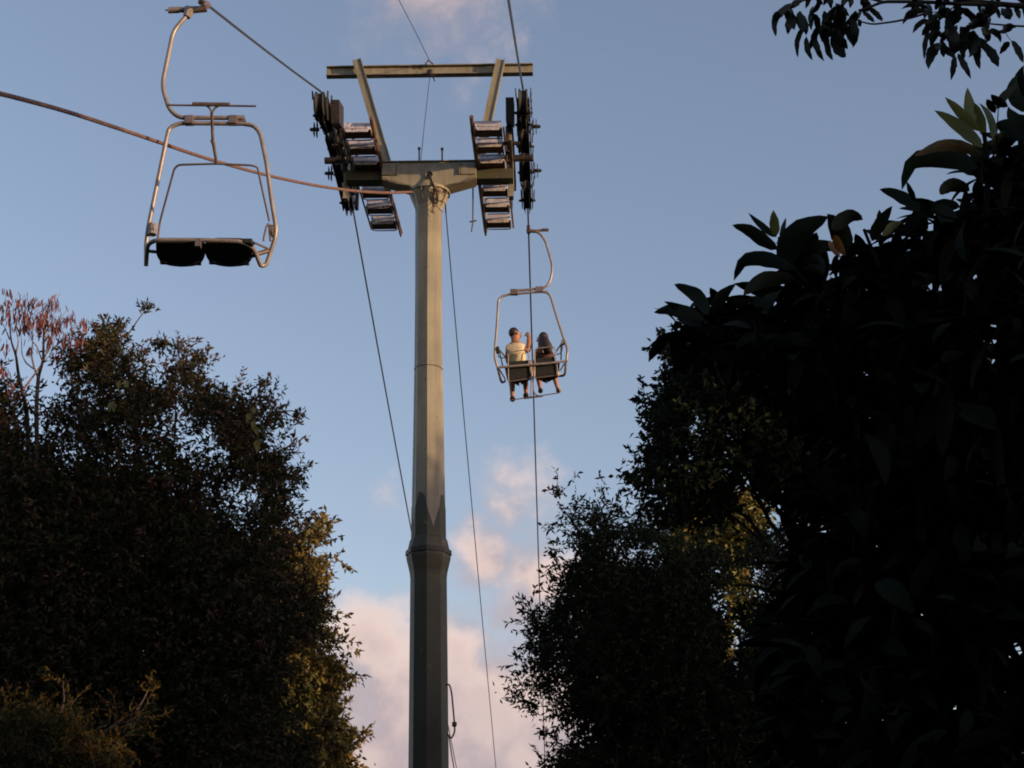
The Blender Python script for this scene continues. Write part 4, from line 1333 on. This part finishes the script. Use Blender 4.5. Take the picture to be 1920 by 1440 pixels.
edge_sprigs(T, poly_lit, S, 50, leaf=(.12, .055), mat=M['leaf_olive'], rise=0)

# sunlit shrub in the lower left corner
S = 14.0
poly_sh = [(-60, 1345), (0, 1330), (30, 1318), (60, 1330), (72, 1300), (85, 1335), (105, 1320), (112, 1262), (128, 1300), (150, 1340), (185, 1352), (215, 1330), (240, 1340), (262, 1318), (290, 1325), (275, 1370), (230, 1400), (240, 1470), (-60, 1560)]
T = root('olive_shrub', gpt(100, 1440, S), 'shrub with orange-olive sunlit tips in the lower left corner', 'shrub')
trunk_and_limbs(T, gpt(100, 1440, S), P(100, 1430, S), [P(x, y, S) for x, y in ((40, 1340), (118, 1280), (200, 1360), (270, 1330))], .05, M['bark'])
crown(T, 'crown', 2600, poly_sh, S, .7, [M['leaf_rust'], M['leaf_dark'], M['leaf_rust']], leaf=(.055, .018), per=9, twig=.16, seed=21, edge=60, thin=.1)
p = [P(255, 1335, S), P(270, 1310, S), P(282, 1285, S)]
limb(T, 'branch', p, [.010, .007, .005], M['bark_pale'])
n = 60
c = P(282 + rng.normal(0, 7, n), 1284 + rng.normal(0, 8, n), np.full(n, S))
V, TT = leaf_arrays(c, rand_unit(n), rand_unit(n), rng.uniform(.04, .06, n), np.full(n, .02)); mesh_np('sprig', V, TT, M['leaf_rust'], T, 'stuff')

edge_sprigs(T, poly_sh, S, 40, leaf=(.05, .016), mat=M['leaf_rust'])

# ------------------------------------------------------------------ TREES, right group
S = 18.0
poly_f = [(1042, 915), (1060, 922), (1075, 950), (1100, 962), (1118, 950), (1130, 918), (1145, 950), (1160, 965), (1185, 955), (1230, 985), (1300, 1000), (1400, 990), (1500, 1000), (1540, 1560), (985, 1560), (1000, 1450),
          (1040, 1405), (1068, 1375), (1050, 1355), (1030, 1340), (1010, 1315), (990, 1290), (985, 1250), (992, 1220), (982, 1190), (995, 1150), (1020, 1140), (1040, 1110), (1035, 1080), (1070, 1070), (1065, 1045), (1040, 1032), (1070, 1020), (1060, 985), (1050, 950)]
T = root('feathery_tree', gpt(1250, 1440, S), 'dark tree with fine feathery leaves, left edge of the right-hand group', 'tree')
trunk_and_limbs(T, gpt(1250, 1440, S), P(1230, 1400, S), [P(x, y, S + w) for x, y, w in ((1060, 960, 0), (1135, 970, .3), (1300, 1080, 0), (1030, 1200, 0), (1060, 1100, -.3))], .12, M['bark'])
crown(T, 'crown', 11000, poly_f, S, 1.2, [M['leaf_dark'], M['leaf_dark'], M['leaf_brown']], leaf=(.07, .026), per=9, twig=.22, seed=31, edge=150, thin=.35,
      gaps=[(1368, 1160, 34, 120, .95), (1350, 990, 80, 55, .95), (1440, 1350, 35, 20, .85), (1290, 1010, 40, 20, .5)])
crown(T, 'inner_crown', 3200, [(1110, 1090), (1250, 1060), (1330, 1120), (1500, 1130), (1540, 1560), (1020, 1560), (1100, 1400), (1050, 1260), (1070, 1140)], S + .7, .6, [M['leaf_dark']], leaf=(.11, .05), per=8, twig=.25, seed=33, edge=40,
      gaps=[(1365, 1170, 32, 130, .95), (1440, 1350, 35, 20, .9), (1350, 1000, 75, 60, .95)])
for (pts, tuft) in ((((1010, 1330), (980, 1310), (950, 1292)), (965, 1302, 12)), (((1000, 1320), (985, 1312)), (990, 1325, 12)), (((1050, 1395), (1020, 1370)), (1022, 1375, 9)), (((1050, 935), (1044, 915)), (1046, 922, 6)), (((1050, 1070), (1032, 1030)), (1040, 1036, 8))):
    p = [P(x, y, S) for x, y in pts]
    limb(T, 'branch', p, list(np.linspace(.010, .005, len(p))), M['bark'])
    n = tuft[2] * 7
    c = P(tuft[0] + rng.normal(0, tuft[2], n), tuft[1] + rng.normal(0, tuft[2] * .7, n), np.full(n, S))
    V, TT = leaf_arrays(c, rand_unit(n), rand_unit(n), rng.uniform(.05, .08, n), rng.uniform(.018, .03, n))
    mesh_np('sprig', V, TT, M['leaf_brown'], T, 'stuff')

edge_sprigs(T, poly_f, S, 90, mat=M['leaf_brown'], rise=.15)
S = 13.0
poly_s = [(1240, 632), (1255, 622), (1262, 640), (1235, 650), (1222, 630), (1216, 640), (1232, 672), (1215, 680), (1228, 700), (1250, 715), (1230, 726), (1200, 730), (1206, 752), (1222, 770), (1205, 790), (1216, 818),
          (1200, 826), (1222, 850), (1170, 850), (1164, 858), (1182, 885), (1176, 910), (1190, 925), (1182, 950), (1230, 965), (1275, 985), (1300, 970), (1330, 990), (1400, 950), (1620, 1000), (1620, 600), (1450, 590), (1330, 615), (1290, 618)]
T = root('small_leaved_tree', gpt(1560, 1440, S), 'black silhouetted small-leaved tree under the big leaves, right', 'tree')
trunk_and_limbs(T, gpt(1560, 1440, S), P(1560, 1120, S), [P(x, y, S + w) for x, y, w in ((1240, 720, 0), (1220, 870, .2), (1320, 930, 0), (1400, 700, 0), (1280, 660, 0))], .05, M['bark'])
crown(T, 'crown', 6200, poly_s, S, .9, [M['leaf_dark']], leaf=(.062, .034), per=8, twig=.17, seed=41, edge=110, thin=.3, jitter=5,
      gaps=[(1300, 800, 35, 30, .88), (1375, 800, 22, 30, .85), (1380, 905, 60, 30, .8), (1235, 900, 40, 50, .65), (1320, 960, 40, 25, .7), (1520, 830, 30, 60, .75), (1290, 870, 40, 30, .6), (1580, 730, 15, 25, .9)])
crown(T, 'inner_crown', 900, [(1300, 600), (1600, 600), (1600, 1000), (1420, 900), (1420, 780), (1280, 720)], S + .5, .4, [M['leaf_dark']], leaf=(.12, .07), per=7, twig=.2, seed=44, edge=40,
      gaps=[(1520, 830, 25, 50, .85), (1580, 730, 15, 25, .9)])

edge_sprigs(T, poly_s[:26], S, 40, ln=(15, 34), leaf=(.055, .03), mat=M['leaf_dark'], rise=0)
# young yellow-leaved tree further back that catches the last sun
S = 26.0
T = root('yellow_leaved_tree', gpt(1365, 1440, S), 'slender tree with sunlit yellow-green leaves seen through the dark crowns', 'tree')
p = [gpt(1365, 1440, S), P(1366, 1255, S), P(1364, 1200, S), P(1370, 1130, S), P(1366, 1070, S), P(1372, 1000, S)]
limb(T, 'trunk', p, [.10, .07, .06, .05, .035, .02], M['bark_pale'])
for a, b in (((1368, 1100), (1395, 1060)), ((1368, 1130), (1330, 1080)), ((1366, 1050), (1330, 1000)), ((1364, 1240), (1330, 1200)), ((1372, 1010), (1410, 970))):
    limb(T, 'branch', [P(*a, S), P(*b, S)], [.02, .01], M['bark_pale'])
for k, (poly, n) in enumerate((([(1300, 955), (1350, 940), (1400, 935), (1430, 960), (1420, 1010), (1390, 1040), (1340, 1030), (1290, 1040), (1280, 1010)], 1300), ([(1290, 1210), (1330, 1190), (1362, 1180), (1362, 1280), (1310, 1290)], 260),
                  ([(1370, 1080), (1400, 1070), (1400, 1150), (1375, 1150)], 120), ([(1240, 1010), (1300, 1020), (1300, 1060), (1260, 1050)], 100))):
    crown(T, 'crown', n, poly, S, .5, [M['leaf_young_lit'], M['leaf_olive']], leaf=(.16, .06), per=6, twig=.3, seed=51 + k, edge=30, thin=.5)


# ------------------------------------------------------------------ big-leaved plant, leaves traced one by one
def big_leaf(parent, pts, wpx, s, mat, name='leaf', tilt=0.0, wave=.05, petiole=True):
    """leaf with midrib fold along a curve of pixels (base, ..., tip) at distance s; pts may carry a depth offset"""
    ctrl = [Vector(P(p[0], p[1], s + (p[2] if len(p) > 2 else 0))) for p in pts]
    if len(ctrl) == 2: ctrl = [ctrl[0], (ctrl[0] + ctrl[1]) / 2, ctrl[1]]
    # quadratic b-spline-like sampling
    n = 9
    sm = []
    for i in range(n + 1):
        t = i / n
        if len(ctrl) == 3:
            a, b, c = ctrl; b = b * 2 - (a + c) / 2
            sm.append(a * (1 - t) ** 2 + b * 2 * t * (1 - t) + c * t * t)
        else:
            f = t * (len(ctrl) - 1); k = min(int(f), len(ctrl) - 2); u = f - k
            p0 = ctrl[max(k - 1, 0)]; p1 = ctrl[k]; p2 = ctrl[k + 1]; p3 = ctrl[min(k + 2, len(ctrl) - 1)]
            sm.append(.5 * ((2 * p1) + (p2 - p0) * u + (2 * p0 - 5 * p1 + 4 * p2 - p3) * u * u + (3 * p1 - p0 - 3 * p2 + p3) * u ** 3))
    t_ = s / float(ray(pts[0][0], pts[0][1]) @ UL)
    W = wpx * t_ * .5
    m = MB()
    view = (ctrl[0] - Vector(CAM)).normalized()
    for i, p in enumerate(sm):
        t = i / n
        tg = (sm[min(i + 1, n)] - sm[max(i - 1, 0)]).normalized()
        sd_ = tg.cross(view).normalized(); nn = sd_.cross(tg)
        sd_ = (sd_ * math.cos(tilt) + nn * math.sin(tilt))
        prof = (math.sin(math.pi * min(1, (t * .93 + .04)) ** .85)) ** .8 * (1 - .35 * max(0, t - .75) * 4 * .5)
        if i == n: prof = .02
        if i == 0: prof = .06
        w1 = W * prof * (1 + wave * math.sin(i * 2.3 + pts[0][0])); w2 = W * prof * (1 + wave * math.sin(i * 1.9 + pts[0][1]))
        m.v += [tuple(p + sd_ * w1 + nn * w1 * .28), tuple(p), tuple(p - sd_ * w2 + nn * w2 * .28)]
    for i in range(n):
        a = i * 3; m.f += [(a, a + 1, a + 4, a + 3), (a + 1, a + 2, a + 5, a + 4)]
    return m.build(name, mat, parent, smooth=True)


S = 8.0
T = root('big_leaved_plant', gpt(1800, 1440, S), 'dark plant with very large pointed leaves rising on the right side', 'plant')
B_, Y_, O_ = M['leaf_big'], M['leaf_young_lit'], M['leaf_old']  # yellow-green also puts sunlight into the colour of the top leaves
traced = [
    ([(1458, 467), (1430, 450), (1405, 432), (1373, 422)], 25, B_), ([(1456, 444), (1430, 425), (1403, 399)], 14, B_), ([(1455, 443), (1452, 420), (1450, 394)], 19, Y_),
    ([(1465, 453), (1468, 430), (1474, 408)], 10, B_), ([(1470, 500), (1480, 460), (1505, 430), (1553, 406)], 50, B_), ([(1490, 505), (1450, 490), (1419, 484), (1392, 492), (1376, 526)], 30, B_),
    ([(1490, 522), (1450, 522), (1420, 530), (1394, 553)], 30, B_), ([(1328, 590), (1312, 560), (1290, 545), (1264, 533)], 28, B_), ([(1340, 588), (1350, 560), (1380, 532)], 26, B_),
    ([(1320, 600), (1285, 588), (1258, 580), (1226, 586)], 28, B_), ([(1325, 602), (1290, 585), (1245, 565)], 22, B_), ([(1464, 532), (1445, 545), (1431, 572)], 26, B_), ([(1588, 470), (1575, 435), (1551, 401)], 42, B_), ([(1560, 430), (1580, 412), (1600, 405), (1618, 412)], 30, B_),
    ([(1635, 452), (1650, 420), (1673, 386)], 24, B_), ([(1655, 442), (1672, 425), (1692, 416)], 17, Y_), ([(1652, 430), (1650, 412), (1649, 393)], 14, O_), ([(1726, 390), (1700, 375), (1675, 362), (1649, 355)], 24, B_),
    ([(1717, 378), (1708, 360), (1700, 340)], 11, B_), ([(1726, 395), (1705, 391), (1685, 391)], 8, B_), ([(1818, 358), (1795, 348), (1775, 350), (1762, 364)], 28, B_), ([(1835, 330), (1800, 302), (1755, 296), (1710, 305), (1691, 356)], 40, B_),
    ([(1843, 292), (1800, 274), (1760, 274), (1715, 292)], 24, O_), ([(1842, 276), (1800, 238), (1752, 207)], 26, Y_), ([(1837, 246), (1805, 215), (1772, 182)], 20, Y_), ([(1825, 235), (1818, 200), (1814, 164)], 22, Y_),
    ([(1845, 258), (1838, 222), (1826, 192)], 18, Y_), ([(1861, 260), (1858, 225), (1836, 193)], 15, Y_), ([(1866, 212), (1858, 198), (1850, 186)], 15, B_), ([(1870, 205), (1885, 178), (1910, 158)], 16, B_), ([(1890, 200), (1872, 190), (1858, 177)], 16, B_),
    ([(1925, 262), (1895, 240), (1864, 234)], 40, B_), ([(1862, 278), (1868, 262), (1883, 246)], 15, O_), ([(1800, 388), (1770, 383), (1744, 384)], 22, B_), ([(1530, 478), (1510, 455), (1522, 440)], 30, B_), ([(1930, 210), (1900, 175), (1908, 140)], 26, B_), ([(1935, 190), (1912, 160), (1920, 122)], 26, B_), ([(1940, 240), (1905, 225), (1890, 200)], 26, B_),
    ([(1585, 480), (1570, 455), (1565, 440)], 16, M['leaf_orange']), ([(1575, 482), (1560, 462), (1556, 450)], 12, M['leaf_orange']), ([(1500, 470), (1530, 462), (1552, 472)], 26, B_), ([(1540, 520), (1530, 490), (1536, 470)], 34, B_),
    ([(1408, 585), (1390, 570), (1370, 566)], 24, B_), ([(1440, 590), (1420, 566), (1395, 564)], 22, B_), ([(1740, 430), (1722, 410), (1712, 396)], 30, B_), ([(1790, 430), (1770, 400), (1745, 392)], 34, B_), ([(1700, 440), (1712, 418), (1730, 408)], 26, B_)]
for i, (pts, w, mt) in enumerate(traced):
    off = rng.uniform(-.25, .25)
    pts = [(p[0], p[1], off + .05 * k * (1 if i % 2 else -1)) for k, p in enumerate(pts)]
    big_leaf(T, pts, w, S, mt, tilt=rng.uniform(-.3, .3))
stems = [([(1800, 1440), (1810, 1000), (1830, 600), (1850, 400), (1852, 300), (1845, 250)], .035), ([(1800, 900), (1700, 620), (1640, 480), (1620, 430)], .025), ([(1750, 800), (1600, 620), (1500, 520), (1470, 470), (1460, 445)], .02),
         ([(1640, 700), (1480, 620), (1330, 590)], .014), ([(1478, 498), (1466, 478), (1447, 462)], .004), ([(1850, 420), (1780, 410), (1726, 390)], .012), ([(1842, 300), (1836, 285), (1826, 262)], .006), ([(1870, 330), (1868, 260), (1872, 205)], .008), ([(1840, 600), (1900, 400), (1940, 200)], .03)]
for pts, r in stems:
    pp = [P(x, y, S + .05) for x, y in pts]
    limb(T, 'stem', rounded(pp, .2, 3), list(np.linspace(r * .7, r * .35, len(rounded(pp, .2, 3)))), M['leaf_big_shaded'])


def leaf_proto(n=8):
    """one large leaf along +X, unit length, folded along the midrib"""
    m = MB()
    for i in range(n + 1):
        t = i / n
        w = .15 * (math.sin(math.pi * (t * .95 + .03))) ** .8
        if i == n: w = .003
        z = -.35 * t * t + .12 * t
        m.v += [(t, w, z + w * .35), (t, 0, z), (t, -w * .94, z + w * .3)]
    for i in range(n):
        a = i * 3; m.f += [(a, a + 1, a + 4, a + 3), (a + 1, a + 2, a + 5, a + 4)]
    me = bpy.data.meshes.new('leaf'); me.from_pydata(m.v, [], m.f); me.materials.append(M['leaf_big_shaded']); me.update()
    me.polygons.foreach_set('use_smooth', [True] * len(me.polygons))
    return me


LP = leaf_proto()
body = [(1255, 612), (1330, 592), (1400, 580), (1470, 545), (1500, 500), (1560, 480), (1620, 460), (1700, 440), (1740, 412), (1800, 400), (1830, 360), (1845, 310), (1870, 280), (1920, 270), (2000, 240), (2000, 1600), (1480, 1600), (1440, 1300), (1500, 1000), (1560, 800), (1420, 700), (1300, 660)]
gaps_b = [(1620, 970, 0, 0, 0)][:0] + [(1870, 650, 14, 22, .95), (1745, 645, 10, 10, .9), (1812, 1215, 16, 20, .8), (1905, 1205, 14, 14, .9), (1440, 1350, 40, 24, .95), (1500, 1000, 20, 30, .8), (1745, 460, 14, 12, .9), (1570, 730, 20, 40, .8), (1550, 830, 30, 60, .6), (1800, 1150, 20, 20, .7)]
Bp, dd, px_, py_ = sprays(260, body, S - .35, .45, gaps=gaps_b, seed=61, jitter=2, edge=30, thin=.6)
for i in range(260 - len(traced) + 10):
    o = bpy.data.objects.new('leaf', LP)
    ln = rng.uniform(.16, .34)
    o.location = Vector(Bp[i]) - Vector(T['_org'])
    o.scale = (ln, ln * rng.uniform(.85, 1.2), ln)
    o.rotation_euler = (rng.normal(0, .5), rng.normal(.1, .5), rng.uniform(1.2, 5.2))
    o.parent = T
    col.objects.link(o)
# the rest of its leaves, deeper in, as one mass
n = 6500
Bp, dd, px_, py_ = sprays(n, body, S + .5, .75, gaps=gaps_b, seed=62, jitter=4, edge=30, thin=.6)
base_v = np.array([v.co for v in LP.vertices]); faces = np.array([list(p.vertices) for p in LP.polygons])
ang = rng.uniform(0, 6.283, n); pit = rng.normal(.1, .6, n); rl = rng.normal(0, .6, n); ln = rng.uniform(.14, .30, n)
ca, sa_, cp, sp_, cr, sr = np.cos(ang), np.sin(ang), np.cos(pit), np.sin(pit), np.cos(rl), np.sin(rl)
X, Y, Z = (base_v[None, :, i] * ln[:, None] for i in range(3))
Y2 = Y * cr[:, None] - Z * sr[:, None]; Z2 = Y * sr[:, None] + Z * cr[:, None]
X3 = X * cp[:, None] + Z2 * sp_[:, None]; Z3 = -X * sp_[:, None] + Z2 * cp[:, None]
X4 = X3 * ca[:, None] - Y2 * sa_[:, None]; Y4 = X3 * sa_[:, None] + Y2 * ca[:, None]
VV = (np.stack([X4, Y4, Z3], -1) + Bp[:, None, :]).reshape(-1, 3)
FF = (faces[None] + (np.arange(n) * len(base_v))[:, None, None]).reshape(-1, 4)
mesh_np('foliage', VV, FF, M['leaf_big_shaded'], T, 'stuff', smooth=True)

# ------------------------------------------------------------------ overhanging branch, top right
S = 6.0
T = root('overhanging_branch', P(2300, -40, S), 'black leafy branches hanging into the top right corner', 'branch')
for pts, r in (([(2300, -40), (2100, 0), (1920, 10), (1790, 7), (1730, 3), (1655, 3), (1632, 13), (1610, 20)], .011), ([(1920, 12), (1850, 5), (1780, -4), (1740, -10)], .012), ([(1740, 24), (1690, 39), (1635, 46), (1612, 40), (1600, 30)], .005),
               ([(2100, 40), (1920, 50), (1870, 46), (1840, 43), (1812, 48)], .005), ([(1843, 5), (1845, 45), (1848, 100)], .0025), ([(1800, 5), (1780, 20), (1740, 24)], .004), ([(1655, 3), (1600, -10), (1540, -6), (1490, 5)], .006), ([(1880, 50), (1890, 70), (1900, 80)], .002), ([(1600, -5), (1560, 20), (1540, 50)], .004), ([(1730, 20), (1738, 60), (1734, 100)], .002)):
    pp = [P(x, y, S) for x, y in pts]
    limb(T, 'twig', rounded(pp, .1, 3), list(np.linspace(r, r * .5, len(rounded(pp, .1, 3)))), M['bark'])
K_ = M['leaf_black']
hang = [([(1484, 6), (1462, 25), (1452, 40), (1455, 69)], 15), ([(1468, 18), (1478, 30), (1480, 50)], 13), ([(1488, 28), (1487, 42), (1490, 56)], 13), ([(1514, 48), (1500, 62), (1494, 85), (1496, 108)], 11), ([(1512, 68), (1514, 92), (1524, 113)], 11),
        ([(1526, 58), (1532, 90), (1546, 115)], 12), ([(1550, 60), (1552, 92), (1562, 113)], 12), ([(1560, 62), (1572, 90), (1586, 107)], 22), ([(1558, 55), (1576, 75), (1590, 92)], 18), ([(1594, 30), (1603, 60), (1599, 90)], 16), ([(1575, 40), (1590, 60), (1600, 88)], 14),
        ([(1526, 40), (1540, 60), (1548, 90)], 14), ([(1632, 15), (1645, 28), (1655, 40)], 11), ([(1615, 18), (1630, 32), (1640, 42)], 9), ([(1612, 36), (1612, 44), (1614, 50)], 8), ([(1500, 20), (1500, 40), (1510, 62)], 16), ([(1545, 20), (1552, 50), (1550, 72)], 22), ([(1570, 10), (1572, 35), (1565, 60)], 20),
        ([(1740, 15), (1715, 8), (1690, 17)], 10), ([(1735, 22), (1710, 24), (1692, 46)], 15), ([(1745, 40), (1725, 44), (1711, 63)], 12), ([(1742, 55), (1735, 80), (1733, 112)], 10), ([(1764, 88), (1748, 98), (1741, 130)], 22), ([(1762, 86), (1778, 96), (1792, 112)], 14), ([(1790, 104), (1788, 125), (1783, 151)], 12),
        ([(1796, 100), (1808, 122), (1821, 148)], 13), ([(1838, 88), (1832, 105), (1838, 130)], 14), ([(1848, 84), (1862, 104), (1872, 126)], 18), ([(1892, 78), (1884, 88), (1874, 102)], 13), ([(1896, 76), (1910, 96), (1919, 118)], 14), ([(1886, 12), (1893, 24), (1894, 36)], 12), ([(1902, 8), (1908, 22), (1911, 36)], 11),
        ([(1846, 12), (1850, 20), (1853, 28)], 7), ([(1868, 14), (1872, 25), (1874, 35)], 8), ([(1800, 50), (1812, 70), (1808, 95)], 20), ([(1780, 45), (1790, 75), (1786, 108)], 20), ([(1760, 35), (1752, 60), (1745, 90)], 18), ([(1812, 60), (1830, 80), (1816, 108)], 18), ([(1850, 60), (1868, 62), (1876, 80)], 14), ([(1900, 52), (1884, 58), (1866, 62)], 9),
        ([(1905, 52), (1890, 48), (1880, 56)], 9), ([(1826, 45), (1815, 55), (1808, 62)], 9), ([(1770, 15), (1780, 30), (1786, 60)], 18), ([(1810, 14), (1820, 30), (1826, 42)], 12), ([(1830, 70), (1845, 85), (1862, 108)], 16)]
for i, (pts, w) in enumerate(hang):
    pts = [(p[0], p[1], rng.uniform(-.04, .04)) for p in pts]
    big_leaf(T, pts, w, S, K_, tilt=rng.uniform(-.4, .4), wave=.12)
for (poly, n) in (([(1478, -30), (1640, -30), (1632, 10), (1600, 40), (1560, 62), (1520, 55), (1482, 25)], 34), ([(1700, -30), (1960, -30), (1930, 5), (1860, 20), (1870, 60), (1840, 84), (1800, 96), (1765, 84), (1742, 50), (1735, 12)], 56)):
    cnt = 0
    while cnt < n:
        x = rng.uniform(1470, 1960); y = rng.uniform(-30, 100)
        if not in_poly(np.array([x]), np.array([y]), poly)[0]: continue
        a = rng.normal(math.pi / 2, .6); l_ = rng.uniform(26, 46)
        big_leaf(T, [(x, y, rng.uniform(-.15, .15)), (x + math.cos(a) * l_ * .5 + rng.normal(0, 3), y + math.sin(a) * l_ * .5, 0), (x + math.cos(a) * l_, min(y + math.sin(a) * l_, 118), .02)], rng.uniform(10, 15), S, K_, tilt=rng.uniform(-.6, .6), wave=.12)
        cnt += 1

# ------------------------------------------------------------------ unseen trees added around the view to throw evening shade and block low sky

def shade_belt(n, x0, x1, y0, y1, h, lab):
    x = rng.uniform(x0, x1, n); y = rng.uniform(y0, y1, n)
    top = h + 1.2 * np.sin(x * .9 + y * .5) + .8 * np.sin(x * 2.1 - y * 1.3)
    c = np.stack([x, y, rng.uniform(0, 1, n) * top], 1)
    V, TT = leaf_arrays(c, rand_unit(n), rand_unit(n), rng.uniform(.5, .9, n), rng.uniform(.3, .45, n))
    tag(mesh_np('shade_trees', V, TT, M['leaf_dark'], None, 'stuff'), lab, 'shade_trees')


shade_belt(16000, -21, -15, -24, 16, 13, 'unseen belt of trees added on the left to block low sky')
shade_belt(16000, -20, 16, -20, -13, 12, 'unseen belt of trees added behind the camera to block low sky')
n = 30000
y = rng.uniform(-55, 60, n); x = rng.uniform(20.5, 25.5, n)
gz = ground_z(x, y)
z = gz + rng.uniform(0, 1, n) ** .8 * (shade_ridge(y + (x - 22) * .532) + .25 * rng.normal(size=n) + .5 - gz)
c = np.stack([x, y, z], 1)
V, TT = leaf_arrays(c, rand_unit(n), rand_unit(n), rng.uniform(.25, .5, n), rng.uniform(.14, .25, n))
wood = mesh_np('shade_trees', V, TT, M['leaf_dark'], None, 'stuff')
tag(wood, 'unseen low trees added along the right crest to cast shade', 'shade_trees')

for o in bpy.data.objects:
    if '_org' in o.keys(): del o['_org']
